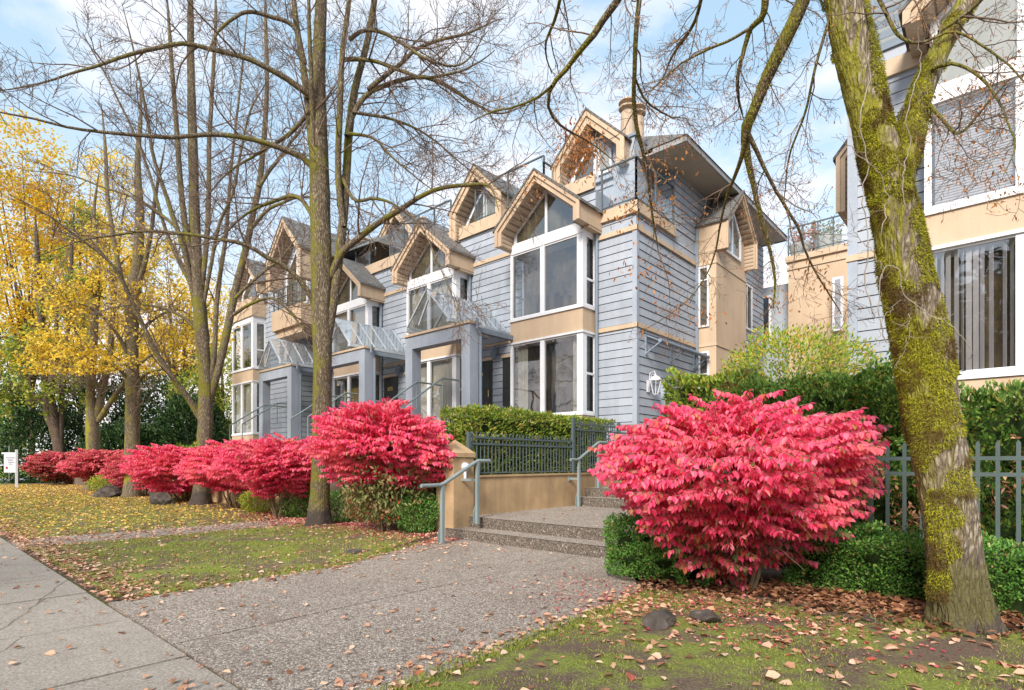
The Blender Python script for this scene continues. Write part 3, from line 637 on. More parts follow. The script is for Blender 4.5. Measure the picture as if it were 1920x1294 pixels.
def house_unit(dx, label, name='townhouse', x_left=-17.72, corner=False, curt=(0, 0), light=False, big=None, door_num=None, deck=None, trunkz=11.5):
    root = empty(name, S3(-13+dx, YF, 2.0)); root.location = (0, 0, 0)
    tag(root, label, 'townhouse', 'row of blue-grey townhouses')
    xr = XS if corner else -11.16+dx
    xl = x_left+dx; b0, b1 = -14.63+dx, -11.2+dx
    w = SB()
    siding(w, 'y', YF, xl, b0, 1.2, 6.45, -1); siding(w, 'y', YF, xl, b0, 6.55, 10.06, -1); siding(w, 'y', YF, xl, xr-(.13 if corner else 0), 10.22, 11.5, -1) if not corner else siding(w, 'y', YF, xl, b1, 10.22, 11.5, -1)
    if corner:
        siding(w, 'y', YF, b1, XS-.14, 1.2, 6.18, -1); siding(w, 'y', YF, b1, XS-.14, 6.33, 9.52, -1); siding(w, 'y', YF, b1, XS-.14, 9.68, 10.1, -1)
        siding(w, 'x', XS, YF+.14, 22.1, 1.2, 6.18, 1); siding(w, 'x', XS, YF+.14, 22.1, 6.33, 9.52, 1); siding(w, 'x', XS, YF+.14, 22.1, 9.68, 10.1, 1)
        siding(w, 'x', XS, 20.1, 30.5, 10.5, 12.72, 1); siding(w, 'x', XS, 25.5, 30.5, 1.2, 10.5, 1)
        siding(w, 'y', 20.1, -14.0, XS-.02, 10.3, 12.72, -1)
    w.build('siding_wall', ['siding', 'gap_shade'], root)
    # solid behind
    s = SB()
    s.box(xl+.01, xr-.01, YF+.004, 24, .8, 11.45 if not corner else 10.1)
    if corner: s.box(xl+.01, b1, YF+.006, 24, 9, 11.45); s.box(-14, XS-.004, 20.11, 30.4, .8, 12.72); s.box(-14, XS-.006, 17.3, 22, .8, 10.1)
    s.build('wall', 'siding', root)
    def bt(*q):
        tb = SB(); band(tb, *q); tb.build('band_trim', 'tan_trim', root)
    bt('y', YF, xl, b0, 6.45, 6.55, -1, .05); bt('y', YF, xl, b0, 10.06, 10.22, -1)
    bt('y', YF, xl, b1 if corner else xr, 11.5, 12.0, -1, .09)
    bt('y', YF-.09, xl, b1 if corner else xr, 11.46, 11.56, -1, .03)
    if corner:
        for (z0, z1, th) in ((6.18, 6.33, .07), (9.52, 9.68, .07), (10.1, 10.2, .12), (10.2, 10.52, .08)):
            bt('y', YF, b1+.02, XS+th, z0, z1, -1, th); bt('x', XS, YF-th+.001, 22.1 if z0 < 10 else 20.1, z0+.001, z1-.001, 1, th)
    dk = SB()
    if corner:
        dk.box(-14.5, XS-.1, YF+.1, 20.1, 10.1, 10.3)
        dk.box(XS-.14, XS+.035, YF-.035, YF+.14, 1.2, 6.17); dk.box(XS-.14, XS+.035, YF-.035, YF+.14, 6.34, 9.51)
        dk.box(XS-.02, XS+.045, 22.0, 22.09, 1.2, 11)
        dk.build('corner_board', 'portico_paint', root)
        deckrail(root, [(b1+.25, YF+.02), (XS-.02, YF+.02), (XS-.02, 20.05)], 10.55, 12.05, 1.3)
    # bay with its gable
    bay(root, b0, b1, YB, YF, ZW, curt=curt, light=light)
    front_gable(root, b0, b1)
    d = SB(); d.tube([(b1+.12, YF-.12, 9.9), (b1+.12, YF-.12, 1.2)], .06, 8); d.tube([(b1-.05, YF-.12, 10.3), (b1+.12, YF-.12, 9.9)], .06, 8); d.build('downspout', 'gutter', root)
    # portico in front of the entrance
    canopy(root, -18.06+dx, -14.35+dx, 6.5, 13.9, YF, 6.78, 8.15, -16.65+dx)
    stair_rails(root, -17.2+dx, 13.8, 3.6)
    # door and side light
    for (u0, u1, nm) in ((-17.5, -16.36, 'door'), (-15.75, -15.12, 'door')):
        q = SB(); q.box(u0+dx, u1+dx, YF-.05, YF-.012, 3.1, 5.85); q.box(u0+.12+dx, u1-.12+dx, YF-.065, YF-.05, 4.6, 5.6); q.box(u0+.12+dx, u1-.12+dx, YF-.065, YF-.05, 3.3, 4.3)
        do = q.build(nm, 'dark_door', root)
        SB().box(u0-.05+dx, u1+.05+dx, YF-.1, YF-.006, 5.86, 5.98).build('door_head', 'tan_trim', do)
        if u0 < -16: SB().tube([(u1+dx-.15, YF-.12, 4.3), (u1+dx-.15, YF-.12, 4.6)], .02, 6).build('handle', 'gold', do)
        if door_num and u0 < -16: text(door_num, 'house_number', do, S3((u0+u1)/2+dx, YF-.075, 5.25), (R(90), 0, 0), .24, 'gold')
    lamp(root, -16.05+dx, YF-.04, 6.15)
    # upper gable dormer set back
    if big:
        X, Yg, zp, hw, leg = big; gable(root, X, hw, zp-1.6, zp, leg, Yg, Yg+6, name='dormer', t=.33)
        zb = zp-1.6-leg
        SB().box(X-hw+.05, X+hw-.05, Yg+.75, Yg+5.9, zb-.3, zp-1.7).build('dormer_wall', 'siding', root)
        polypane(root, [(X-1.1, zb+.15), (X+.05, zb+.15), (X+.05, zp-.75), (X-.25, zp-.95), (X-1.1, zp-2.0)], 'y', Yg+.62, -1, .11, 'interior_beige')
        polypane(root, [(X+.15, zb+.15), (X+.75, zb+.15), (X+.75, zp-1.5), (X+.15, zp-.85)], 'y', Yg+.62, -1, .09, 'curtain')
        SB().prism([(X-hw+.3, zb-.05), (X+hw-.3, zb-.05), (X+hw-.3, zp-1.75), (X, zp-.5), (X-hw+.3, zp-1.75)], 'y', Yg+.63, Yg+.75).build('dormer_wall', 'siding', root)
    return root
A = house_unit(0, 'corner townhouse nearest the steps, blue-grey siding with glass-railed roof deck at its corner', corner=True, big=(-12.06, 17.9, 14.97, 1.62, .85), curt=(.5, 0), door_num='7')
SB().prism([(-13.7, 10.4), (-10.5, 10.4), (-10.5, 13.3), (-13.7, 13.3)], 'y', 18.7, 23).build('wall', 'siding', A)
chimney(A, -11.13, 18.3, 10.2, 13.5)
# roof-deck rail left of the big dormer
deckrail(A, [(-17.4, YF), (-13.6, YF)], 12.0, 13.55, 1.9)
deckrail(A, [(-13.6, YF), (-13.6, YF+1.3)], 12.0, 13.3, 1.3)
# hipped main roof with deep boxed eaves
r = SB(); e = 12.72; x0, x1, y0, y1 = -17.5, -8.38, 18.55, 30.2
r.box(-14.0, x1, y0, y1, e, e+.06, 0); r.box(x0, -14.0, 21, y1, e, e+.06, 0)
eo = r.build('eave', 'soffit', A)
r = SB(); th = .17
r.box(x1-.001, x1+.06, y0-.06, y1+.06, e-.04, e+th); r.box(-9.62, x1+.001, y0-.06, y0, e-.04, e+th); r.box(x0, x1, y1, y1+.06, e-.04, e+th)
r.build('gutter', 'roof_gutter', A)
r = SB(); zt = 16.1; zz = e+.16
ra, rb = (-12.6, 22.3), (-12.6, 27); c0, c1, c2, c3 = (x1+.1, y0-.1), (x1+.1, y1+.1), (x0, y1+.1), (x0, 20.6)
r.poly([(*c0, zz), (*c1, zz), (*rb, zt), (*ra, zt)]); r.poly([(-9.7, y0-.1, zz), (*c0, zz), (*ra, zt)]); r.poly([(-13.5, 20.2, zz), (-9.7, y0-.1, zz), (*ra, zt)])
r.poly([(*c1, zz), (*c2, zz), (*rb, zt)]); r.poly([(*c2, zz), (*c3, zz), (-13.5, 20.2, zz), (*ra, zt), (*rb, zt)]) 
r.build('main_roof', 'shingles', A)
# side projection facing the walkway
s = SB(); s.box(XS, -8.71, 22.1, 25.5, 1.2, 11.15); s.build('side_bay', 'stucco', A)
for z in (6.2, 9.5): SB().box(XS+.01, -8.68, 22.07, 25.53, z, z+.1).build('band_trim', 'tan_trim', A)
window(A, 'y', 22.1, -9.42, -8.99, 7.0, 9.45, -1, trans=(8.9,), fw=.07, inner='interior')
window(A, 'y', 22.1, -9.42, -8.99, 3.2, 6.0, -1, trans=(5.1,), fw=.07, inner='interior')
gable(A, 23.8, 1.72, 11.15, 12.75, 1.15, -8.28, XS, axis='x', sg=1, t=.2, name='side_gable')
SB().prism([(22.3, 9.9), (25.3, 9.9), (25.3, 11.0), (23.8, 12.4), (22.3, 11.0)], 'x', XS, -8.72).build('side_bay', 'stucco', A)
polypane(A, [(22.7, 10.2), (24.7, 10.2), (24.7, 11.2), (23.8, 12.1), (22.7, 11.1)], 'x', -8.7, 1, .1, 'curtain', mull=[(23.7, 10.25, 12.0)])
window(A, 'x', XS+.03, 27.2, 28.6, 8.0, 10.2, 1, mull=(27.9,), inner='interior')
d = SB(); d.tube([(XS+.09, 22.0, 11.0), (XS+.09, 22.0, 1.2)], .06, 8); d.build('downspout', 'gutter', A)
# awning over the side entrance
a = SB(); ya, yb = 17.75, 21.9
a.tube([(-8.95, ya, 5.72), (-8.95, yb, 5.72)], .07, 10)
for y in (ya+.05, ya+2.0, yb-.1):
    a.bar((XS+.05, y, 5.98), (-8.95, y, 5.72), .05, .05); a.bar((XS+.05, y, 5.35), (-8.95, y, 5.68), .05, .05); a.bar((XS+.04, y, 5.3), (XS+.04, y, 6.02), .06, .06)
a.bar((XS+.05, ya, 5.99), (XS+.05, yb, 5.99), .06, .06); ao = a.build('awning', 'gutter', A)
SB().poly([(XS+.05, ya, 6.03), (-8.9, ya, 5.8), (-8.9, yb, 5.8), (XS+.05, yb, 6.03)]).build('glass_panel', 'clear_glass', ao)

B_ = house_unit(-6.56, 'second blue-grey townhouse in the row, pale curtains in its bay, numbered black door', curt=(1.3, 1.3), light=True, big=(-17.15, 16.9, 14.25, 1.55, 1.25), door_num='870')
deckrail(B_, [(-23.6, YF), (-19.0, YF)], 12.0, 13.5, 1.15); chimney(B_, -24.6, 19.5, 11, 13.4, .7, .7, 1, 1.2, 'chimney_tan')
SB().prism([(-24.2, 11.4), (-20.5, 11.4), (-20.5, 12.6), (-22.2, 13.6), (-24.2, 13.0)], 'y', 19.2, 23).build('upper_wall', 'siding', B_)
C_ = house_unit(-13.12, 'third blue-grey townhouse in the row, partly behind the mossy trunk, green plant inside window', curt=(0, 1.3), light=True, big=(-25.7, 19.0, 15.8, 1.62, 1.6), door_num=None)
deckrail(C_, [(-30.5, YF), (-25.4, YF)], 12.0, 13.4, 1.15); chimney(C_, -28.9, 18.4, 11, 13.6, 1.0, .8, 2, .7, 'chimney_tan')
# far unit: balcony, tall gable and end bay
D_ = empty('townhouse'); tag(D_, 'farthest townhouse at the left end of the row, with tan balcony below a tall gable', 'townhouse', 'row of blue-grey townhouses')
w = SB(); siding(w, 'y', 15.9, -38.2, -30.8, 1.2, 11.6, -1, .3); siding(w, 'x', -30.8, 15.9, 17.3, 1.2, 13.0, 1, .3); siding(w, 'y', 15.9, -34.6, -30.8, 11.6, 13.2, -1, .3); w.build('siding_wall', ['siding', 'gap_shade'], D_)
SB().box(-38.1, -30.81, 15.91, 22, .8, 12).box(-34.5, -30.82, 15.92, 22, 12, 13.2).build('wall', 'siding', D_)
bay(D_, -37.8, -34.7, 15.1, 15.9, (3.3, 6.5, 7.4, 10.2, 10.9), curt=(1.3, 0), light=True)
SB().box(-37.9, -34.6, 15.0, 15.9, 10.55, 11.7).build('bay_wall', 'stucco', D_)
b = SB(); b.prism([(-31.6, 9.0), (-28.2, 9.0), (-28.2, 10.1), (-31.6, 10.1)], 'y', 14.8, 15.95); b.prism([(-31.3, 8.6), (-28.5, 8.6), (-28.2, 9.0), (-31.6, 9.0)], 'y', 15.0, 15.95); b.build('balcony', 'stucco', D_)
deckrail(D_, [(-31.5, 14.9), (-28.3, 14.9)], 10.15, 11.3, .5)
gable(D_, -30.6, 2.0, 13.2, 15.3, 1.6, 15.0, 21, name='tall_gable', t=.35)
gable(D_, -36.2, 1.9, 12.6, 14.4, .6, 15.2, 21, name='bay_gable')
SB().prism([(-38, 11.5), (-34.4, 11.5), (-34.4, 12.5), (-36.2, 13.9), (-38, 12.5)], 'y', 15.7, 21).build('upper_wall', 'siding', D_)
polypane(D_, [(-37.5, 11.7), (-34.9, 11.7), (-34.9, 12.4), (-36.2, 13.5), (-37.5, 12.4)], 'y', 15.68, -1, .1, 'interior_beige')
polypane(D_, [(-31.9, 10.5), (-29.4, 10.5), (-29.4, 12.6), (-30.6, 13.9), (-31.9, 12.6)], 'y', 15.88, -1, .1, 'interior_beige', mull=[(-30.6, 10.5, 13.8)])
SB().prism([(-32.2, 10.2), (-29.0, 10.2), (-29.0, 13.2), (-30.6, 14.8), (-32.2, 13.2)], 'y', 15.9, 21).build('upper_wall', 'siding', D_)
r = SB(); r.poly([(-38.5, 15.6, 13.0), (-24.5, 17.0, 13.0), (-26, 21, 15.8), (-36, 21, 15.8)]); r.poly([(-24.5, 17, 13.0), (-24.5, 26, 13.0), (-26, 21, 15.8)]); r.poly([(-38.5, 15.6, 13.0), (-38.5, 26, 13.0), (-36, 21, 15.8)]); r.build('main_roof', 'shingles', D_)

# ---- fixtures on the side wall
ml_ = empty('wall_lantern'); tag(ml_, 'white-capped glass coach lantern on the side wall of the corner townhouse', 'lantern')
b = SB(); x, y, z = XS+.33, 17.95, 4.5
b.box(XS+.035, XS+.07, y-.09, y+.09, z-.5, z-.1); b.tube([(XS+.06, y, z-.35), (XS+.12, y, z+.17), (XS+.3, y, z+.22), (x, y, z+.05)], .018, 6); b.tube([(XS+.06, y+.05, z-.3), (XS+.16, y+.05, z+.1), (x, y, z+.12)], .014, 6)
b.build('bracket', 'sign_white', ml_)
b = SB(); b.lathe((x, y), [(0, z+.12), (.04, z+.06), (.15, z-.0), (.21, z-.1), (.2, z-.13), (0, z-.12)], 12); b.lathe((x, y), [(0, z-.66), (.05, z-.64), (.09, z-.58), (0, z-.56)], 10)
for k in range(6):
    t = k*math.pi/3; b.bar((x+.21*math.cos(t), y+.21*math.sin(t), z-.12), (x+.09*math.cos(t), y+.09*math.sin(t), z-.6), .018, .018)
b.build('lamp_cap', 'sign_white', ml_)
SB().lathe((x, y), [(.2, z-.13), (.085, z-.58)], 12).build('lamp_glass', 'clear_glass', ml_)
mbx = empty('mailbox_bank'); tag(mbx, 'brown bank of small mailbox doors on the side wall below the lantern', 'mailboxes')
y0, y1 = 19.2, 21.9
SB().box(XS+.03, XS+.34, y0-.28, y0, 3.35, 4.35).build('end_panel', 'portico_paint', mbx)
b = SB(); b.box(XS+.03, XS+.30, y0, y1, 3.4, 4.28)
for i in range(11):
    for j in range(2): b.box(XS+.30, XS+.315, y0+.05+i*.24, y0+.25+i*.24, 3.45+j*.42, 3.82+j*.42)
b.build('mailbox_doors', 'brown_metal', mbx)
b = SB()
for i in range(11): b.box(XS+.315, XS+.33, y0+.10+i*.24, y0+.2+i*.24, 4.0, 4.04)
b.build('mail_slots', 'sign_white', mbx)

# ================================================================== house on the right
H = empty('townhouse'); tag(H, 'near townhouse at the right edge behind the leaning mossy trunk, with vertical blinds', 'townhouse')
yb, yf = 15.5, 16.32
w = SB(); siding(w, 'y', yf, -2.95, -1.40, .8, 6.6, -1); siding(w, 'y', yf, -2.95, -1.40, 6.75, 10.9, -1); siding(w, 'y', yf, -2.95, 9, 9.9, 13, -1); siding(w, 'y', yf, 4, 9, .8, 9.9, -1); w.build('siding_wall', ['siding', 'gap_shade'], H)
SB().box(-2.95, 9, yf+.004, 24, .5, 13).build('wall', 'siding', H)
b = SB(); b.box(-3.05, -2.83, yf-.04, yf+.1, .8, 6.59); b.box(-3.05, -2.83, yf-.04, yf+.1, 6.76, 11); b.build('corner_board', 'portico_paint', H)
SB().box(-3.08, -1.4, yf-.07, yf-.001, 6.6, 6.75).build('band_trim', 'tan_trim', H); SB().box(-3.1, -1.41, yf-.1, yf-.001, 10.9, 11.3).build('band_trim', 'tan_trim', H)
X0, X1 = -1.4, 3.2
for za, zb_ in ((.6, 3.3), (6.30, 7.02)): SB().box(X0, X1, yb, yf, za, zb_).build('bay_wall', 'stucco', H)
for za, zb_ in ((3.3, 3.42), (6.22, 6.30), (7.02, 7.14), (9.45, 9.8)): SB().box(X0-.04, X1, yb-.05, yf, za, zb_).build('bay_trim', 'white_frame', H)
for (z0, z1, up) in ((3.42, 6.22, 0), (7.14, 9.45, 1)):
    b = SB()
    for (u0, u1) in ((X0, X0+.13), (.12, .34), (1.9, 2.1), (X1-.2, X1)): b.box(u0, u1, yb, yb+.12, z0, z1)
    b.box(X0, X0+.06, yb+.12, yb+.2, z0, z1); b.box(X0, X0+.06, yf-.1, yf-.003, z0, z1)
    for (u0, u1) in ((X0+.13, .12), (.34, 1.9)): b.box(u0, u1, yb+.02, yb+.1, z0, z0+.08); b.box(u0, u1, yb+.02, yb+.1, z1-.05, z1)
    f = b.build('window', 'white_frame', H)
    p = SB(); p.poly([(X0+.13, yb+.06, z0), (X1-.2, yb+.06, z0), (X1-.2, yb+.06, z1), (X0+.13, yb+.06, z1)]); p.poly([(X0+.03, yb+.1, z0), (X0+.03, yf-.05, z0), (X0+.03, yf-.05, z1), (X0+.03, yb+.1, z1)]); p.build('pane', 'pane', f)
    q = SB(); q.poly([(X0+.08, yf-.05, z0), (X1-.1, yf-.05, z0), (X1-.1, yf-.05, z1), (X0+.08, yf-.05, z1)]); q.build('room', 'curtain' if up else 'interior', f)
    s = SB()
    if not up:
        for i in range(26):
            u = X0+.2+i*.115+rng.uniform(-.02, .02); a_ = rng.uniform(.3, 1.2)
            if 8 < i < 10: continue
            s.bar((u, yb+.17, z0+.03), (u, yb+.17, z1-.06), .105, .006, up=(math.sin(a_), math.cos(a_), 0))
        s.build('vertical_blind', 'sign_white', f)
    else:
        for i in range(40): 
            z = z0+.05+i*.059; s.poly([(X0+.18, yb+.16, z), (1.8, yb+.16, z), (1.8, yb+.175, z+.05), (X0+.18, yb+.175, z+.05)])
        s.build('venetian_blind', 'sign_white', f)
# head of the bay: big gable window and the set-back dormer above
polypane(H, [(X0+.1, 9.8), (3.1, 9.8), (3.1, 11.4), (.9, 13.2), (X0+.1, 11.3)], 'y', yb+.1, -1, .1, 'curtain', glassm='pane', mull=[(.2, 9.85, 12.4)])
gable(H, .9, 2.6, 11.4, 13.7, .3, yb-.6, yf, name='bay_gable', t=.3)
gable(H, -1.75, 1.05, 13.6, 15.0, 1.5, 16.6, 21, name='dormer', t=.2)
SB().box(-2.75, -.75, 17.2, 21, 10.8, 13.6).build('dormer_wall', 'siding', H)
SB().box(-2.6, -.9, 16.9, 17.2, 12.0, 14.0).build('dormer_wall', 'stucco', H)
window(H, 'y', 16.88, -2.3, -1.3, 12.1, 13.9, -1, mull=(-1.8,), inner='interior_beige')
window(H, 'y', yf, -2.55, -1.55, 11.6, 13.2, -1, mull=(), inner='curtain', mat='gutter')
gable(H, -2.72, 1.0, 10.4, 11.6, 1.6, 18.5, 24, name='side_gable', t=.2)

# rear tan house
E = empty('tan_house'); tag(E, 'tan stucco house behind the garden with glass-railed roof terrace of planters', 'house')
def MBb(): return MB()
p0 = onY(1478, 493, 26.5); p1 = onY(1592, 470, 26.5)
ztop = p0[2]
b = MB(); b.box(p0[0], p1[0], 26.5, 34, .5, ztop); b.box(p1[0], p1[0]+6, 28.0, 34, .5, ztop-.4); b.box(p1[0]-.55, p1[0]+2, 26.0, 28, .5, ztop-3.6); b.build('wall', 'stucco', E)
b = MB(); b.box(p0[0]-.1, p1[0]+.1, 26.4, 34, ztop, ztop+.25); b.box(p0[0]-.06, p1[0]+.06, 26.45, 34, ztop-.35, ztop-.25); b.build('parapet', 'tan_trim', E)
b = MB(); q0 = p0[0]; q1 = p1[0]
for x in np.linspace(q0, q1, 5): b.box(x-.025, x+.025, 26.5, 26.55, ztop+.2, ztop+1.5)
b.bar((q0, 26.5, ztop+1.5), (q1, 26.5, ztop+1.5), .06, .05); b.bar((q0, 26.5, ztop+.4), (q1, 26.5, ztop+.4), .04, .04); b.bar((q1, 26.5, ztop+1.5), (q1, 30, ztop+1.5), .06, .05)
ro = b.build('railing', 'rail_dark', E)
MB().poly([(q0, 26.52, ztop+.4), (q1, 26.52, ztop+.4), (q1, 26.52, ztop+1.45), (q0, 26.52, ztop+1.45)]).build('glass_panel', 'clear_glass', ro)
b = MB(); b.box(q1-.5, q1-.1, 25.95, 26.0, ztop-3.4, ztop-1.2); b.build('window', 'white_frame', E)
MB().box(q1-.4, q1-.2, 25.93, 25.95, ztop-3.3, ztop-1.3).build('window', 'sky_glass', E)
b = MB(); b.box(q0-2.4, q0-.01, 27.5, 34, .5, ztop-.6); b.build('wall', 'siding', E)
f = MB().box(q0-2.1, q0-1.0, 27.44, 27.5, ztop-3.2, ztop-1.0).build('window', 'white_frame', E)
MB().box(q0-2.0, q0-1.1, 27.42, 27.44, ztop-3.1, ztop-1.1).build('pane', 'sky_glass', f)
for i, (px, r_, lab) in enumerate(((1500, .45, 'left pale planter pot with a tangled shrub on the tan roof terrace'), (1552, .55, 'wide right pale planter bowl with leafy shrub on the tan roof terrace'))):
    c = onY(px, 470, 27.3); t = empty('planter'); tag(t, lab, 'planter', 'planters on the roof terrace')
    MB().lathe((c[0], c[1]), [(0, ztop+.26), (r_*.75, ztop+.26), (r_, ztop+.95), (r_*.9, ztop+.97), (0, ztop+.9)], 16).build('pot', 'planter', t)
    fb = MB(); n = 300; q = np.array([c[0], c[1], ztop+1.25])+rng.normal(size=(n, 3))*np.array([r_*.5, r_*.5, .25]); addleaves(fb, q, rnd(n), rnd(n), .13, .07, False); fb.build('foliage', 'dead_leaf' if i == 0 else 'greenbrown_leaf', t)
c = onY(1526, 450, 27.5); t = empty('conical_shrub'); tag(t, 'narrow pointed brown shrub between the two roof terrace planters', 'shrub')
fb = MB(); n = 500; h = rng.random(n); q = np.column_stack((c[0]+rng.normal(size=n)*.14*(1.15-h), c[1]+rng.normal(size=n)*.14*(1.15-h), ztop+.3+h*1.6)); addleaves(fb, q, rnd(n)+[0, 0, .6], rnd(n), .12, .05, False); fb.build('foliage', 'dead_leaf', t)
MB().tube([(c[0], c[1], ztop+.25), (c[0], c[1], ztop+1.4)], .03).build('stem', 'stem', t)
# ================================================================== walls, fences, rails, rocks, sign
wall = empty('retaining_wall'); tag(wall, 'tan stucco retaining wall with pyramid-capped pillar beside the walkway steps', 'retaining wall')
MB().box(-8.75, -8.32, 8.14, 16.5, -.1, 1.20).build('wall', 'stucco_wall', wall)
MB().box(-8.78, -8.29, 8.16, 16.5, 1.20, 1.235).build('coping', 'stucco_wall', wall)
px0, px1, py0, py1 = -8.80, -8.27, 7.56, 8.12
pl = MB().box(px0, px1, py0, py1, -.1, 1.60).build('pillar', 'stucco_wall', wall)
b = MB(); b.box(px0-.03, px1+.03, py0-.03, py1+.03, 1.615, 1.70); cxp, cyp = (px0+px1)/2, (py0+py1)/2
q = [(px0-.03, py0-.03, 1.70), (px1+.03, py0-.03, 1.70), (px1+.03, py1+.03, 1.70), (px0-.03, py1+.03, 1.70)]
for i in range(4): b.poly([q[i], q[(i+1) % 4], (cxp, cyp, 1.98)])
b.build('pillar_cap', 'stucco_wall', wall)
b = MB(); zc = 1.18; xc = px0+.20; n = 28
o = [(xc+.14*math.cos(2*math.pi*i/n), zc+.17*math.sin(2*math.pi*i/n)) for i in range(n)]
b.prism(o, 'y', py0-.02, py0-.004); sg_ = b.build('round_sign', 'red_sign', wall)
b = MB(); b.strip([(xc+.15*math.cos(2*math.pi*i/n), zc+.18*math.sin(2*math.pi*i/n)) for i in range(n+1)], [(xc+.125*math.cos(2*math.pi*i/n), zc+.155*math.sin(2*math.pi*i/n)) for i in range(n+1)], 'y', py0-.03, py0-.004); b.build('sign_rim', 'stucco', sg_)
b = MB(); yl = (py0+py1)/2+.02; b.tube([(px1-.01, yl, 1.42), (px1+.05, yl, 1.42)], .09, 14); b.tube([(px1+.05, yl, 1.42), (px1+.11, yl, 1.42)], [.075, .045], 12); b.tube([(px1+.02, yl, 1.36), (px1+.02, yl, 1.18)], .03, 8); b.build('step_light', 'sign_white', wall)
# low front wall along the planting row
fw = empty('front_wall'); tag(fw, 'low tan garden wall behind the row of red bushes, with a dark metal fence on it', 'garden wall')
b = MB(); b.box(-12.6, -8.9, 8.0, 8.22, -.1, .78); b.build('wall', 'stucco_wall', fw); b = MB(); b.box(-36, -14.9, 8.0, 8.22, -.1, .78); b.build('wall', 'stucco_wall', fw)
for x in (-12.75, -14.75): MB().box(x-.18, x+.18, 7.9, 8.26, -.1, 1.35).prism([(x-.2, 1.35), (x+.2, 1.35), (x, 1.5)], 'y', 7.88, 8.28).build('gate_pillar', 'stucco_wall', fw)
b = MB()
for xa, xb in ((-12.5, -8.95), (-36, -15)):
    for z in (1.4, 1.25): b.box(xa, xb, 8.09, 8.12, z, z+.03)
    for x in np.arange(xa+.1, xb, .13): b.box(x-.01, x+.01, 8.095, 8.115, .78, 1.5)
fp = b.build('fence_panel', 'fence_paint', fw)
fe = empty('metal_fence'); tag(fe, 'dark metal picket fence stepping up on the tan retaining wall by the walkway', 'fence')
X = -8.52
for (ya, yb, zb, zr, zr2, zt) in ((8.22, 12.0, 1.25, 2.05, 1.91, 2.16), (12.0, 16.4, 1.25, 2.53, 2.38, 2.64)):
    for y in ((8.22, 12.0) if ya < 9 else (14.3, 16.4)):
        MB().box(X-.035, X+.035, y-.035, y+.035, 1.2, (zt if ya < 9 and y < 9 else 2.68)).build('post', 'fence_paint', fe)
    for z in (zr, zr2): MB().box(X-.018, X+.018, ya+.036, yb-.036, z-.02, z+.02).build('rail', 'fence_paint', fe)
    MB().box(X-.015, X+.015, ya+.036, yb-.036, zb+.02, zb+.05).build('rail', 'fence_paint', fe)
    n = int((yb-ya)/.115)
    for i in range(1, n):
        y = ya+(yb-ya)*i/n; MB().box(X-.009, X+.009, y-.009, y+.009, zb+.03, zt).build('picket', 'fence_paint', fe)
fr = empty('metal_fence'); tag(fr, 'grey-green metal picket fence behind the boxwood hedge and leaning mossy tree', 'fence')
Y = 7.95
for z in (1.55, 1.375): MB().box(-3.1, 4, Y-.02, Y+.02, z-.022, z+.022).build('rail', 'fence_green', fr)
for i in range(42):
    x = -3.05+i*.165; MB().prism([(x-.019, .2), (x+.019, .2), (x+.019, 1.71), (x, 1.745), (x-.019, 1.71)], 'y', Y-.019, Y+.019).build('picket', 'fence_green', fr)
for x in (-3.1, -.1+.9, 3.4): MB().box(x-.035, x+.035, Y+.03, Y+.1, .1, 1.8).build('post', 'fence_green', fr)

def handrail(x, ya, za, yb, zb, base_a, base_b, label, lead=.5, tail=.35, bracket_z=1.0):
    h = empty('handrail'); tag(h, label, 'handrail')
    b = MB(); pts = [(x, ya-lead, za), (x, ya-.06, za), (x, ya+.04, za+.03), (x, yb-.08, zb-.04), (x, yb+.02, zb), (x, yb+tail, zb)]
    b.tube(pts, .036, 12); b.build('rail', 'handrail_paint', h, smooth=False)
    for (y, zt, zb_) in ((ya, za, base_a), (yb, zb, base_b)):
        p = MB(); p.box(x-.032, x+.032, y-.032, y+.032, zb_, zt-.02); p.build('post', 'handrail_paint', h)
        p = MB(); p.prism([(y-.032-.05, zb_-.0), (y+.034, zb_), (y+.034, zb_+.3), (y-.034, zb_+.34), (y-.08, zb_+.24)], 'x', x-.042, x-.033); p.build('base_plate', 'handrail_paint', h)
    p = MB(); yy = (ya if lead < .4 else yb); zz = bracket_z; p.bar((x-.03, yy, zz), (-8.31, yy, zz), .03, .05); p.box(-8.31, -8.29, yy-.05, yy+.05, zz-.06, zz+.05); p.build('bracket', 'handrail_paint', h)
handrail(-7.82, 6.87, 1.09, 7.78, 1.54, -.05, .3, 'grey pipe handrail of the lower steps beside the tan pillar', bracket_z=1.16)
handrail(-8.02, 11.55, 1.58, 12.45, 2.04, .38, .82, 'grey pipe handrail of the upper steps beyond the lower one', lead=.35, bracket_z=1.1)

def rock(c, s, label, seed, name='rock', flat=1.0, group=None):
    import bmesh
    bm = bmesh.new(); bmesh.ops.create_icosphere(bm, subdivisions=4, radius=1)
    for v in bm.verts:
        p = v.co.copy(); n_ = noise.noise(p*1.1+Vector((seed*7.3, 0, 0)))*.45+noise.noise(p*2.7+Vector((seed, 3, 0)))*.2+noise.noise(p*8)*.04
        p = p*(1+n_)
        # plane cuts give it facets
        for k in range(9):
            d = Vector((math.sin(seed*3+k*2.1), math.cos(seed*5+k*1.7), math.sin(k*1.3+seed))).normalized(); m_ = p.dot(d)
            if m_ > .72: p -= d*(m_-.72)*.85
        v.co = Vector((p.x*s[0], p.y*s[1], p.z*s[2]))
    me = bpy.data.meshes.new(name); bm.to_mesh(me); bm.free(); me.materials.append(M['rock'])
    o = bpy.data.objects.new(name, me); COL.objects.link(o); o.location = c; o.rotation_euler = (0, 0, seed); tag(o, label, 'rock', group); return o
g = onG(1237, 1180); rock((g[0], g[1], .09), (.19, .14, .10), 'squarish dark rock on the lawn below the big red bush', 1.3)
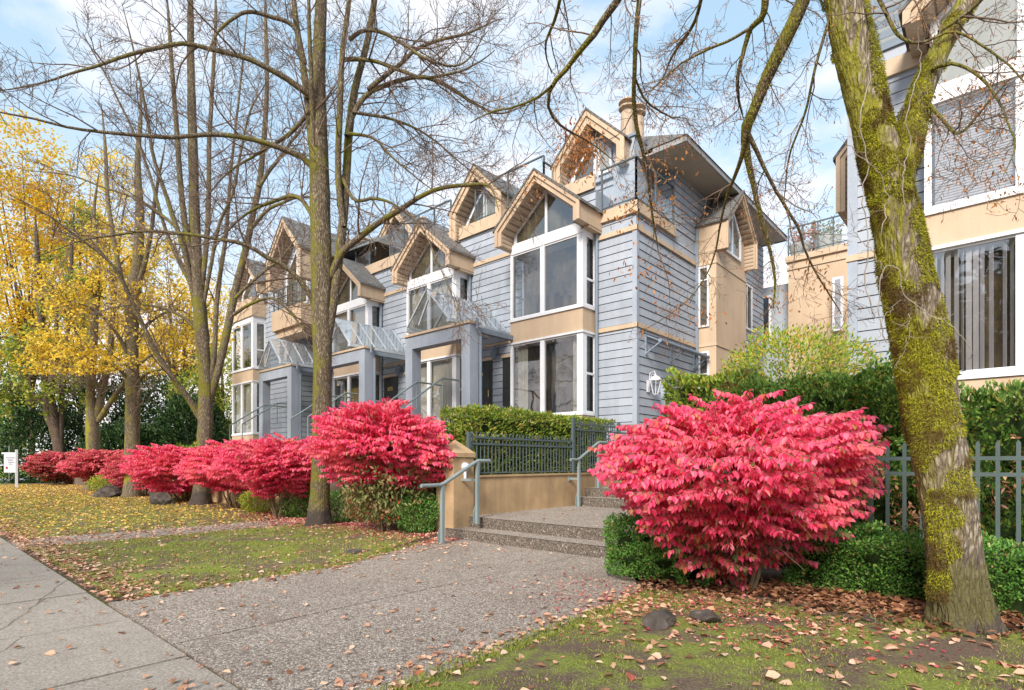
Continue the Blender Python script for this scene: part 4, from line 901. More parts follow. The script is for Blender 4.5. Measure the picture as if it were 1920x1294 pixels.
g = onG(1322, 1172); rock((g[0], g[1], .075), (.17, .12, .075), 'lower flatter dark rock just right of the squarish one', 2.9)
g = onG(665, 1040); rock((g[0], g[1], .03), (.24, .16, .07), 'flat half-buried grey rock at the edge of the plaza', 4.2)
g = onG(303, 950); rock((g[0], g[1], .22), (.45, .4, .34), 'brown boulder between the street trees with a broken top', 5.5)
g = onG(205, 935); rock((g[0], g[1], .22), (.6, .5, .36), 'rounded brown boulder by the mossy street tree, farther left', 6.1)
g = onG(1627, 1178); rock((g[0], g[1], .07), (.07, .06, .035), 'small dark stone on the mossy lawn left of the leaning tree', 7.1)

sgn = empty('notice_sign'); tag(sgn, 'white notice board between thin posts by the far street corner', 'sign')
g = onG(30, 917); ux = np.array([rx, ry, 0]); D = F*EYE/(917-868)
def SP(px, py, d=0): return P(px, py, D+d)
b = MB(); c = SP(31, 917); c[2] = -.05; t = SP(31, 843); b.bar(c, t, .11, .11); b.build('post', 'sign_white', sgn)
b = MB(); a_ = SP(17, 903, .3); t = SP(17, 836, .3); b.bar(a_, t, .05, .05); b.build('post', 'handrail_paint', sgn)
a_ = SP(8, 868); e_ = SP(29, 868); b = MB(); mid = (SP(8, 886)[2], SP(8, 852)[2]); b.bar((a_[0], a_[1], (mid[0]+mid[1])/2), (e_[0], e_[1], (mid[0]+mid[1])/2), .04, mid[1]-mid[0]); bo = b.build('board', 'sign_white', sgn)
b = MB(); z = SP(8, 850)[2]; a2 = SP(4, 850); e2 = SP(30, 850); b.bar((a2[0], a2[1], z), (e2[0], e2[1], z), .08, .09); b.build('board_cap', 'sign_white', sgn)
b = MB()
for k, (u0, u1) in enumerate(((10, 27), (11, 25), (14, 23), (14, 26), (15, 23))):
    z = SP(8, 857+k*3.2)[2]; a3 = SP(u0, 860, -.05); e3 = SP(u1, 860, -.05); b.bar((a3[0], a3[1], z), (e3[0], e3[1], z), .01, .03)
b.build('lettering', 'sign_ink', bo)
b = MB(); a3 = SP(10.5, 877, -.05); e3 = SP(13.5, 877, -.05); b.bar(a3, e3, .01, .14); b.build('emblem', 'red_sign', bo)

# ================================================================== vegetation helpers
def resample(P3, rad, m):
    """Catmull-Rom through the points"""
    P3 = np.asarray(P3, float); rad = np.asarray(rad, float); A4 = np.column_stack((P3, rad)); n = len(A4)
    E = np.vstack((2*A4[0]-A4[1], A4, 2*A4[-1]-A4[-2])); seg = np.linalg.norm(np.diff(P3, axis=0), axis=1); cum = np.concatenate(([0], np.cumsum(seg))); u = np.linspace(0, cum[-1], m)
    i = np.clip(np.searchsorted(cum, u, side='right')-1, 0, n-2); t = ((u-cum[i])/seg[i])[:, None]
    p0, p1, p2, p3 = E[i], E[i+1], E[i+2], E[i+3]
    o = .5*((2*p1)+(-p0+p2)*t+(2*p0-5*p1+4*p2-p3)*t**2+(-p0+3*p1-3*p2+p3)*t**3)
    return o[:, :3], np.maximum(o[:, 3], .003)
def spawn(PT, RD, cnt, L, rfac, ang=(35, 65), s0=.15, s1=1.0, grav=0.0, wig=.12, m=6, rmin=.003, bias=None):
    """children of each polyline. PT (N,m,3)"""
    Nn, mm, _ = PT.shape; K = Nn*cnt
    s = (s0+(s1-s0)*((np.arange(cnt)[None]+rng.random((Nn, cnt)))/cnt)).ravel(); par = np.repeat(np.arange(Nn), cnt)
    x = s*(mm-1); i = np.clip(x.astype(int), 0, mm-2); t = (x-i)[:, None]
    p = PT[par, i]*(1-t)+PT[par, i+1]*t; tn = unit(PT[par, i+1]-PT[par, i]); r0 = RD[par, i]*(1-t[:, 0])+RD[par, i+1]*t[:, 0]
    q = rng.normal(size=(K, 3)); 
    if bias is not None: q += np.array(bias)
    q -= (q*tn).sum(1, keepdims=True)*tn; q = unit(q)
    a = np.radians(rng.uniform(*ang, K))[:, None]; d = tn*np.cos(a)+q*np.sin(a)
    Ls = (L*rng.uniform(.55, 1.15, K)*(1-.45*s))[:, None]
    pts = [p]; dd = d; stp = Ls/(m-1)
    for k in range(m-1):
        dd = unit(dd+rng.normal(size=(K, 3))*wig+np.array([0, 0, grav])); pts.append(pts[-1]+dd*stp)
    C = np.stack(pts, 1); rr = np.minimum(r0*rfac, Ls[:, 0]*.0125)[:, None]; R_ = np.maximum(rr*np.linspace(1, .35, m)[None], rmin)
    return C, R_
def poly3(spec, D, drift=0.0, k0=0):
    """spec: list of (px, py, radius px) traced from the photo, at distance D (+drift along it)"""
    out_, rad = [], []
    n = len(spec); spec = list(spec[:-1])+[(spec[-1][0], spec[-1][1], min(spec[-1][2], .8))]
    for i, q in enumerate(spec):
        d = D+drift*(i/(n-1))**1.3+(q[3] if len(q) > 3 else 0)
        out_.append(P(q[0], q[1], d)); rad.append(q[2]/F*d)
    return out_, rad
def tree(name, label, D, trunk, limbs, matb='bark_street', twmat='twig', group=None, lv=((9, 1.6), (7, .8), (5, .4)), grav=.03, wig=.13, rmin=.0035, nside=14, leafspec=None, extra_limbs=None, cat='tree', trunk_m=60, flare=None, ang=(30, 65)):
    root = empty(name); tag(root, label, cat, group)
    b = MB(); tp, tr_ = poly3(trunk, D); tp, tr_ = resample(tp, tr_, trunk_m)
    V, Fc = tubes(tp[None], tr_[None], nside*2)
    # bark relief
    n2 = nside*2; cen = np.repeat(tp, n2, axis=0); dv = V-cen; ln = np.linalg.norm(dv, axis=1, keepdims=True)
    hi = nside > 20
    ampl = np.array([noise.noise(Vector((v[0]*6, v[1]*6, v[2]*1.3)))*.10+(noise.noise(Vector((v[0]*22, v[1]*22, v[2]*4)))*.05 if not hi else .045-abs(noise.noise(Vector((v[0]*17, v[1]*17, v[2]*3.2))))*.16-abs(noise.noise(Vector((v[0]*38, v[1]*38, v[2]*9))))*.07) for v in V])[:, None]
    if flare is not None:
        a_ = np.tile(np.arange(n2)*2*math.pi/n2, len(tp))
        fl = np.clip(1-(cen[:, 2])/flare, 0, 1)**2; ampl[:, 0] += fl*(.08+.22*np.abs(np.sin(a_*2.5+1)))
    V = cen+dv*(1+ampl); b.add(V, Fc); b.build('trunk', matb, root, smooth=True)
    LP, LR = [], []
    lb = MB(); lb2 = MB()
    for lm in limbs:
        sp, drift = (lm[0], lm[1]) if isinstance(lm, tuple) else (lm, rng.uniform(-1.2, 1.2))
        p, r_ = poly3(sp, D, drift); p, r_ = resample(p, r_, 26)
        r_ = r_*(.84 if D < 15 else .72) if D > 10 else r_
        p = p+np.cumsum(rng.normal(size=p.shape)*.006*np.sqrt(D/10), axis=0)*np.linspace(0, 1, 26)[:, None]
        LP.append(p); LR.append(r_)
        V, Fc = tubes(p[None], r_[None], 9)
        if D < 10 and len(LP) > 1: lb2.add(V, Fc)
        else: lb.add(V, Fc)
    if limbs: lb.build('limb', matb, root, smooth=True)
    if lb2.n: lb2.build('limb', 'bark_street', root, smooth=True)
    if extra_limbs:
        for p, r_ in extra_limbs: p, r_ = resample(p, r_, 26); LP.append(p); LR.append(r_)
    PT, RD = np.array(LP), np.array(LR); tw = MB(); last = None; scl = 1
    for k, (cnt, L) in enumerate(lv):
        PT, RD = spawn(PT, RD, cnt, L, .55 if k == 0 else .6, ang=ang, s0=.12, grav=grav*(1 if k < 2 else .4), wig=wig, m=7 if k == 0 else 5, rmin=rmin)
        V, Fc = tubes(PT, RD, 5 if k == 0 else 3); tw.add(V, Fc); last = PT
    tw.build('twigs', twmat, root, smooth=True)
    if leafspec:
        mat_, n, L, keep = leafspec
        K = len(last); idx = rng.integers(0, K, n); 
        q = last[idx, rng.integers(1, last.shape[1], n)]+rng.normal(size=(n, 3))*L*.6
        if keep is not None: q = q[keep(q)]
        lf = MB(); addleaves(lf, q, rnd(len(q))*[1, 1, .5]+[0, 0, -.6], rnd(len(q)), L*rng.uniform(.6, 1.2, len(q)), L*.6, True); lf.build('foliage', mat_, root)
    return root, last
def px_of(q):
    """image position of world points"""
    d = q[:, 0]*fx+q[:, 1]*fy; r = q[:, 0]*rx+q[:, 1]*ry
    return CX+F*r/d, CY-F*(q[:, 2]-EYE)/d

# ================================================================== street trees (traced)
T1 = [(598, 1010, 27), (598, 985, 22), (600, 930, 18), (602, 850, 17), (604, 700, 17), (603, 560, 18), (602, 450, 18.5), (599, 330, 18), (597, 230, 15.5), (597, 150, 13), (600, 60, 11), (604, -60, 9), (608, -260, 5)]
L1 = [
 ([(610, 660, 10), (626, 560, 10), (636, 480, 10), (645, 400, 9.5), (650, 320, 9), (654, 245, 9), (664, 170, 8), (688, 80, 7), (705, -30, 6), (720, -200, 3)], .4),
 ([(606, 400, 9), (588, 300, 8.5), (577, 200, 8), (566, 110, 7), (552, 20, 6), (540, -120, 3)], .5),
 ([(645, 425, 6), (636, 360, 7), (634, 300, 7), (638, 200, 7), (642, 100, 6), (655, -10, 5), (660, -180, 3)], -.5),
 ([(600, 360, 6), (588, 250, 5.5), (582, 130, 5), (578, 20, 4), (575, -100, 2)], -.9),
 ([(650, 255, 6), (662, 215, 6), (690, 176, 5.5), (735, 155, 5), (790, 143, 4.5), (840, 160, 4), (885, 190, 3), (936, 210, 2), (1000, 190, 1.2)], 1.2),
 ([(690, 168, 5), (715, 148, 5), (752, 120, 4.5), (785, 92, 4), (830, 75, 3.5), (885, 62, 2.5), (940, 35, 1.5)], .8),
 ([(642, 112, 5), (665, 111, 4.5), (705, 115, 4), (750, 130, 4), (800, 142, 3), (880, 120, 2), (930, 85, 1)], -.8),
 ([(655, 75, 5), (680, 58, 4), (715, 60, 4), (760, 85, 3.5), (800, 110, 3), (865, 120, 2), (915, 60, 1)], -1.3),
 ([(620, 520, 8), (640, 475, 7.5), (671, 448, 7), (708, 420, 6.5), (748, 396, 6), (795, 366, 5), (845, 351, 4.5), (908, 348, 3.5), (925, 365, 2), (935, 400, 1.2)], -1.6),
 ([(660, 210, 4), (690, 215, 3.5), (740, 225, 3), (800, 252, 2.2), (860, 300, 1.5), (900, 330, 1)], 1.0),
 ([(652, 250, 4), (700, 260, 3), (740, 300, 2.2), (790, 340, 1.4), (830, 370, .9)], -.6),
 ([(580, 178, 7), (563, 166, 7), (535, 146, 6.5), (504, 129, 6), (460, 108, 5.5), (400, 94, 5), (348, 82, 4.5), (300, 90, 4.5), (243, 104, 4), (190, 124, 3.2), (139, 139, 2.6), (60, 165, 1.8), (-40, 180, 1)], -2.5),
 ([(572, 120, 5), (552, 52, 5), (510, 32, 4.5), (460, 22, 4), (410, 55, 3), (385, 110, 2)], -1.0),
 ([(596, 330, 7.5), (575, 300, 7), (550, 288, 6.5), (522, 276, 6), (490, 266, 5.5), (452, 257, 5.2), (400, 252, 5), (355, 255, 4.6), (313, 258, 4.4), (260, 254, 4), (200, 248, 3.5), (139, 240, 3), (70, 222, 2.4), (0, 207, 1.8), (-70, 190, 1)], -2.6),
 ([(596, 600, 7), (585, 560, 6.5), (570, 535, 6), (556, 519, 5.6), (530, 496, 5.2), (504, 484, 5), (478, 467, 4.6), (452, 455, 4.4), (400, 446, 4), (340, 437, 3.6), (270, 432, 3), (200, 441, 2.4), (150, 450, 1.6), (60, 480, 1)], -2.0),
 ([(585, 200, 5), (560, 235, 4.5), (530, 260, 4), (480, 290, 3), (420, 330, 2), (380, 380, 1.3)], 1.5),
 ([(595, 420, 5), (560, 370, 4.5), (520, 374, 4), (480, 390, 3.2), (440, 420, 2.4), (400, 470, 1.4)], 1.2),
 ([(640, 330, 4), (665, 375, 4), (700, 372, 3.4), (740, 385, 2.6), (790, 430, 1.8), (830, 520, 1.2), (855, 590, .9)], -1.5),
]
R1, last1 = tree('street_tree', 'tall bare tree with moss-streaked trunk among the red bushes left of the pillar', 12.9, T1, L1, 'bark_street', 'twig', 'bare street trees in the row', lv=((14, 1.9), (7, .85), (4, .42)), flare=.45, rmin=.0042, nside=12)
T2 = [(376, 970, 24), (377, 945, 18), (380, 900, 14), (384, 820, 13), (386, 760, 13), (384, 690, 11), (376, 600, 12), (372, 540, 11), (368, 480, 10), (364, 380, 9), (361, 250, 8), (358, 130, 6.5), (357, 0, 5), (356, -150, 3)]
L2 = [
 ([(386, 770, 11), (398, 730, 10.5), (410, 690, 10), (424, 630, 10), (436, 570, 9.5), (447, 520, 9), (462, 465, 8.5), (474, 400, 8), (486, 348, 7.5), (495, 260, 6.5), (500, 160, 5.5), (498, 60, 4.5), (496, -60, 3)], 1.5),
 ([(372, 560, 8), (364, 500, 8), (352, 450, 7.5), (342, 380, 7), (335, 290, 6.5), (328, 180, 5.5), (320, 70, 4.5), (310, -60, 2.5)], -.8),
 ([(378, 540, 7), (386, 470, 6.5), (391, 380, 6), (393, 270, 5.5), (398, 170, 5), (403, 60, 4), (400, -80, 2.5)], .7),
 ([(372, 600, 8), (360, 540, 7), (345, 470, 6.5), (325, 410, 6), (305, 350, 5), (285, 290, 4.4), (270, 200, 3.5), (250, 100, 2.4), (225, 0, 1.5)], -1.6),
 ([(376, 620, 7), (364, 545, 6), (340, 500, 5), (310, 430, 4.5), (280, 330, 3.8), (250, 250, 3), (200, 150, 2.2), (150, 60, 1.3)], 1.6),
 ([(380, 790, 9), (366, 768, 8.5), (350, 742, 8), (336, 726, 7.5), (312, 690, 7), (290, 655, 6.5), (268, 608, 6), (247, 562, 5.5), (232, 525, 5), (215, 498, 4.2), (185, 470, 3.6), (155, 448, 3), (120, 420, 2.4), (89, 400, 2), (30, 370, 1.2)], -3.0),
 ([(392, 730, 7), (402, 660, 6.5), (405, 590, 6), (412, 520, 5.5), (424, 440, 5), (430, 350, 4), (440, 250, 3.2), (455, 120, 2.4), (465, 0, 1.5)], 1.2),
 ([(486, 350, 5.5), (502, 325, 5), (522, 300, 4.4), (545, 270, 3.8), (566, 245, 3), (600, 200, 2)], .8),
 ([(470, 430, 5), (500, 395, 4.4), (530, 380, 3.8), (560, 370, 3), (620, 372, 2), (700, 400, 1.3)], -.6),
 ([(380, 580, 5), (395, 500, 4.6), (410, 420, 4), (436, 360, 3.6), (450, 280, 3), (470, 200, 2.2), (520, 120, 1.4)], -1.0),
 ([(368, 500, 4.5), (340, 440, 4), (300, 400, 3.6), (250, 370, 3), (190, 350, 2.4), (130, 330, 1.8), (50, 322, 1.2)], 1.4),
 ([(440, 560, 4.6), (465, 535, 4), (500, 505, 3.4), (530, 480, 2.8), (560, 440, 1.8)], 1.0),
 ([(438, 590, 4.6), (470, 570, 4), (510, 560, 3.4), (545, 590, 2.8), (575, 640, 1.8)], -.8),
 ([(384, 640, 5), (350, 600, 4), (300, 575, 3.2), (240, 570, 2.4), (170, 590, 1.5)], 1.2),
]
R2, last2 = tree('street_tree', 'bare many-stemmed tree with a long low limb leaning out to the left', 19.3, T2, L2, 'bark_street', 'twig', 'bare street trees in the row', lv=((13, 2.3), (6, 1.05), (4, .6)), flare=.5, rmin=.006, nside=10)
ylw = lambda q: (lambda a, c: (c > 380+.2*(a-200)) & (c < 700) & (rng.random(len(a)) < np.clip((c-350)/160, .05, 1)))(*px_of(q))
T3 = [(246, 950, 19), (247, 925, 14), (248, 850, 12.5), (249, 760, 12), (247, 660, 11), (248, 600, 11), (254, 530, 10), (259, 480, 9), (262, 400, 7.5), (258, 300, 5), (264, 220, 3), (262, 160, 1.5)]
L3 = [([(249, 640, 8), (240, 580, 7), (225, 510, 6), (212, 440, 5.5), (200, 360, 5), (196, 280, 4), (188, 190, 2.6)], 1), ([(250, 560, 7), (270, 500, 6), (285, 430, 5), (296, 350, 4), (315, 260, 3)], -1.2),
      ([(248, 690, 6), (228, 640, 5), (200, 600, 4), (160, 570, 3), (110, 560, 2)], -2), ([(252, 650, 6), (275, 610, 5), (300, 590, 4), (335, 580, 2.6), (370, 600, 1.6)], 1.6), ([(250, 730, 5), (275, 700, 4), (310, 690, 3), (350, 670, 2)], -1.5), ([(246, 720, 5), (220, 690, 4), (190, 680, 3), (150, 690, 2)], -2)]
R3, last3 = tree('street_tree', 'yellow-moss street tree with gold leaves on its low branches, right of the forked one', 23.4, T3, L3, 'bark_yellowmoss', 'twig', 'street trees keeping yellow leaves', lv=((9, 2.4), (6, 1.2), (4, .7)), flare=.4, rmin=.007, nside=8, leafspec=('yellow_leaf', 5200, .15, ylw))
T4 = [(172, 932, 18), (173, 905, 12), (174, 850, 11), (174, 800, 11), (170, 740, 7.5), (172, 690, 7), (178, 600, 6), (182, 480, 4.5), (176, 400, 3), (186, 320, 1.5)]
L4 = [([(176, 800, 10), (186, 760, 9), (197, 709, 8.5), (206, 660, 7), (212, 580, 6), (220, 480, 5), (235, 380, 3)], 1), ([(184, 790, 7), (200, 765, 6.5), (216, 742, 6), (230, 722, 5.5), (252, 690, 4), (290, 660, 3), (330, 640, 2)], -1),
      ([(172, 700, 6), (150, 650, 5), (130, 600, 4), (100, 560, 3), (60, 540, 2)], -1.5), ([(174, 600, 5), (195, 540, 4), (220, 500, 3), (260, 460, 2)], 1), ([(190, 740, 5), (170, 700, 4), (140, 680, 3), (100, 690, 2)], -2)]
R4, last4 = tree('street_tree', 'forked street tree with bright yellow-moss trunk beside the rounded boulder', 30.2, T4, L4, 'bark_yellowmoss', 'twig', 'street trees keeping yellow leaves', lv=((9, 2.8), (6, 1.4), (4, .8)), flare=.4, rmin=.009, nside=8, leafspec=('yellow_leaf', 7000, .18, ylw))
T5 = [(112, 870, 12), (110, 835, 9), (100, 800, 8), (90, 775, 7), (84, 700, 6), (78, 620, 5), (72, 520, 6), (66, 400, 4)]
L5 = [([(112, 850, 8), (114, 800, 7), (116, 740, 6), (122, 680, 6), (128, 600, 5), (134, 500, 5), (140, 380, 3)], 1), ([(110, 830, 9), (100, 770, 8), (96, 720, 7), (104, 640, 6), (106, 540, 4)], -1), ([(86, 760, 7), (60, 740, 6), (40, 728, 5), (15, 715, 4), (-20, 690, 3)], -1)]
R5, last5 = tree('dark_trunk_tree', 'dark many-trunked tree with yellow crown standing before the evergreen thicket', 38, T5, L5, 'bark_dark', 'twig_dark', None, lv=((8, 3.2), (6, 1.8), (4, 1.0)), rmin=.01, nside=8, leafspec=('yellowgreen_leaf', 6000, .24, None))

# ================================================================== leaning mossy tree at the right
DR = 4.95
TR = [(1812, 1235, 62), (1808, 1195, 56), (1801, 1150, 49), (1793, 1100, 46), (1788, 1040, 44), (1778, 960, 44), (1766, 880, 43), (1753, 800, 43), (1740, 720, 43), (1725, 640, 43), (1709, 560, 42), (1693, 480, 38), (1678, 400, 36), (1663, 330, 35), (1637, 250, 32), (1612, 150, 31), (1590, 50, 31), (1570, -50, 30), (1545, -180, 42), (1530, -350, 34), (1530, -560, 24), (1560, -800, 14)]
LR_ = [
 ([(1674, 370, 27), (1693, 305, 24), (1708, 240, 21), (1728, 180, 20), (1754, 115, 19), (1782, 60, 18), (1810, 10, 16), (1844, -80, 18), (1890, -230, 18), (1950, -420, 12), (2000, -600, 6)], .4),
 # drooping limb that hangs in front of the sky
 ([(1548, -170, 22), (1532, -110, 18), (1518, -50, 15), (1504, 5, 13), (1484, 50, 13), (1462, 95, 12.5), (1446, 130, 12), (1430, 165, 10.5), (1415, 205, 9.5), (1400, 240, 10), (1397, 262, 8), (1403, 300, 6.5), (1412, 345, 5), (1426, 400, 4), (1440, 450, 3.4), (1456, 520, 2.4), (1452, 580, 1.5)], 1.3),
 ([(1400, 245, 6), (1392, 290, 4.5), (1378, 330, 3.4), (1362, 370, 2.6), (1350, 420, 2), (1338, 480, 1.5), (1310, 540, 1.1), (1260, 590, .8), (1200, 625, .6)], 2.0),
 ([(1402, 250, 5), (1418, 282, 4), (1440, 330, 3.2), (1470, 385, 2.8), (1495, 430, 2.4), (1512, 480, 2), (1540, 530, 1.6), (1575, 590, 1)], 1.0),
 ([(1430, -70, 8), (1436, -10, 7), (1430, 30, 6), (1408, 52, 5), (1395, 95, 4), (1386, 140, 3.4), (1390, 180, 2.4), (1400, 215, 1.6)], .8),
 ([(1408, 52, 3), (1370, 75, 2.6), (1325, 95, 2.2), (1280, 120, 1.8), (1240, 155, 1.2), (1220, 170, .8)], 1.2),
 ([(1290, -230, 12), (1240, -150, 9), (1190, -60, 7.5), (1160, -2, 7), (1138, 26, 6.5), (1110, 68, 6), (1085, 95, 5), (1060, 130, 4.4), (1032, 163, 4), (1027, 200, 3), (1040, 225, 2.4), (1065, 245, 2), (1110, 268, 1.4), (1150, 300, 1)], 1.5),
 ([(1034, 162, 2.8), (1005, 185, 2.4), (970, 200, 2), (930, 215, 1.6), (890, 240, 1)], 2.0),
 ([(1210, -120, 6), (1202, -30, 5), (1193, 60, 4.6), (1190, 130, 4.2), (1188, 181, 4), (1194, 240, 3.6), (1208, 300, 3.2), (1217, 350, 2.6), (1224, 410, 2), (1232, 470, 1.2)], 1.6),
 ([(1192, 150, 2.2), (1212, 190, 2), (1248, 215, 1.6), (1290, 222, 1)], .9),
 ([(1330, -160, 5), (1322, -60, 4), (1310, 20, 3.4), (1290, 60, 2.8), (1262, 100, 2.2), (1240, 150, 1.4)], 1.6),
 ([(1110, -120, 4), (1060, -30, 3.4), (1040, 40, 3), (1020, 90, 2), (1030, 140, 1.2)], 1.8),
 ([(1620, -60, 4), (1660, 20, 3.4), (1690, 70, 3), (1730, 80, 2.6), (1790, 60, 2.2), (1850, 90, 2), (1900, 130, 1.6), (1960, 190, 1)], -.5),
 ([(1730, 180, 3.4), (1760, 215, 3), (1800, 250, 2.6), (1850, 200, 2), (1900, 150, 1.4)], -.6),
 ([(1560, 20, 3), (1530, 120, 2.6), (1510, 210, 2.2), (1480, 300, 1.7), (1470, 380, 1.1)], 1.0),
 ([(1745, 130, 3.4), (1790, 120, 3), (1840, 150, 2.5), (1880, 210, 2), (1900, 280, 1.5), (1880, 340, 1)], -.9),
 ([(1760, 60, 4), (1820, 20, 3.4), (1870, -20, 3), (1940, -40, 2)], -.4),
]
RR, lastR = tree('mossy_tree', 'large leaning tree thick with green moss, trunk forking at the right of the picture', DR, TR, LR_, 'bark_moss', 'twig_dark', None,
                 lv=((11, .75), (6, .36), (4, .16)), grav=-.02, wig=.2, rmin=.0017, nside=56, trunk_m=520, flare=.5)
# pale runners (thin bare suckers) climbing over the bark
sr = MB()
for sp in ([(1640, 600, 2.6), (1618, 520, 2.6), (1622, 450, 2.6), (1612, 380, 2.4), (1622, 300, 2.4), (1608, 230, 2.2), (1625, 150, 2), (1612, 80, 1.6)],
           [(1660, 640, 2.2), (1650, 560, 2.2), (1668, 500, 2), (1700, 560, 2), (1740, 590, 2), (1790, 620, 1.8), (1820, 660, 1.2)],
           [(1650, 440, 2), (1660, 380, 2), (1645, 330, 2), (1600, 290, 1.6), (1575, 240, 1.2)],
           [(1700, 400, 2.2), (1692, 330, 2.2), (1706, 280, 2), (1700, 200, 2), (1722, 140, 1.8), (1716, 60, 1.4)],
           [(1655, 520, 1.6), (1630, 470, 1.6), (1600, 430, 1.4), (1590, 380, 1.2)], [(1690, 560, 1.5), (1668, 610, 1.3), (1672, 660, 1)], [(1705, 590, 1.5), (1720, 640, 1.2), (1708, 690, .9)]):
    p, r_ = poly3(sp, DR-.29); p, r_ = resample(p, r_, 30); p = p+rng.normal(size=p.shape)*.006; p = p+np.cumsum(rng.normal(size=p.shape)*.006, axis=0); V, Fc = tubes(p[None], r_[None]*.42, 6); sr.add(V, Fc)
    C, Rr = spawn(p[None], r_[None], 7, .22, .5, m=5, rmin=.0016, wig=.25); V, Fc = tubes(C, Rr, 4); sr.add(V, Fc)
twig('sucker', (.20, .17, .13), (.40, .35, .29)); sr.build('suckers', 'sucker', RR, smooth=True)
# moss tufts
tp, tr_ = resample(*poly3(TR, DR), 400); lp, lr = resample(*poly3(LR_[0][0], DR, .4), 200); dp, dr = resample(*poly3(LR_[1][0], DR, 1.3), 120)
ms = MB()
def moss(tp, tr_, n, thr, side, zmin=.3, lmax=.024, down=.6):
    k = rng.integers(1, len(tp)-2, n); fr_ = rng.random(n)[:, None]; tn = unit(tp[k+1]-tp[k-1]); u = unit(np.cross(tn, [rx, ry, 0.001])); v = np.cross(tn, u)
    a = rng.random(n)*2*math.pi; nr = u*np.cos(a)[:, None]+v*np.sin(a)[:, None]; q = tp[k]*(1-fr_)+tp[k+1]*fr_+nr*tr_[k][:, None]*1.02
    val = np.array([noise.noise(Vector((p[0]*4.2, p[1]*4.2, p[2]*1.2)))+.5*noise.noise(Vector((p[0]*8, p[1]*8, p[2]*5))) for p in q])
    lft = nr@np.array([-rx, -ry, 0]); ok = (val+side*lft > thr(q[:, 2])) & (q[:, 2] > zmin)
    q, nr, val = q[ok], nr[ok], val[ok]; m_ = len(q); th = np.clip(val+.3, .1, 1)
    q = q+nr*(rng.random(m_)*.045*th**1.5)[:, None]
    addleaves(ms, q, nr*.42+rnd(m_)*.55+np.array([0, 0, -down]), nr+rnd(m_)*.5, lmax*rng.uniform(.5, 1.3, m_), lmax*.26, False)
thr_main = lambda z: np.interp(z, [0, .5, 1.0, 1.35, 1.6, 1.9, 2.2, 2.45, 2.9, 3.8, 4.6, 6], [.55, .3, .28, .35, .2, -.3, .0, -.45, -.35, -.12, .0, .1])
moss(tp, tr_, 230000, thr_main, .05); moss(lp, lr, 55000, lambda z: z*0-.05, .25); moss(dp, dr, 2500, lambda z: z*0-.2, 0, lmax=.022)
ms.build('moss', 'moss_tuft', RR)
# last brown leaves and hanging seed clusters on the twig ends
lf = MB(); E_ = lastR.reshape(-1, 3); a_, c_ = px_of(E_)
def pick(n, cond): i = np.nonzero(cond)[0]; return E_[rng.choice(i, min(n, len(i)))] if len(i) else E_[:1]
q = pick(2600, (a_ < 1480) | (a_ > 1500)); addleaves(lf, q, rnd(len(q))*.5+[0, 0, -1], rnd(len(q)), rng.uniform(.015, .035, len(q)), .011)
for (cx_, cy_, r_, n, L) in ((1090, 270, 42, 420, .05), (1080, 310, 30, 160, .05), (1250, 300, 50, 60, .06), (1235, 380, 40, 50, .06), (1170, 400, 45, 60, .06), (1210, 500, 50, 40, .06), (1250, 560, 60, 40, .06), (1850, 170, 60, 90, .05), (1830, 290, 60, 70, .05), (1880, 350, 50, 60, .05), (1750, 200, 60, 60, .05), (1470, 560, 50, 40, .06), (1530, 520, 40, 40, .05), (1000, 340, 30, 30, .05), (1330, 590, 30, 30, .05)):
    rr_ = rng.normal(size=(n, 2))*r_*.5; D_ = DR+1.7+rng.normal(size=n)*.25
    q = np.array([P(cx_+x, cy_+y, d) for (x, y), d in zip(rr_, D_)]); addleaves(lf, q, rnd(n)*.7+[0, 0, -.8], rnd(n), L*rng.uniform(.6, 1.3, n), L*.4)
lf.build('hanging_leaves', 'dead_leaf', RR)
lf = MB()  # thin fruiting stalks carrying those leaf bunches
for (x0, y0, x1, y1) in ((1065, 245, 1095, 290), (1027, 200, 1080, 300), (1208, 300, 1250, 300), (1217, 350, 1170, 400), (1224, 410, 1210, 500), (1232, 470, 1255, 570), (1194, 240, 1235, 380)):
    p = np.array([P(x0+(x1-x0)*t+math.sin(t*3)*8, y0+(y1-y0)*t, DR+1.6) for t in np.linspace(0, 1, 8)]); V, Fc = tubes(p[None], np.linspace(.008, .003, 8)[None], 5); lf.add(V, Fc)
    C, Rr = spawn(p[None], np.full((1, 8), .005), 10, .28, .6, m=5, rmin=.0016, wig=.3, grav=-.1); V, Fc = tubes(C, Rr, 3); lf.add(V, Fc)
lf.build('leaf_stalks', 'twig_dark', RR)

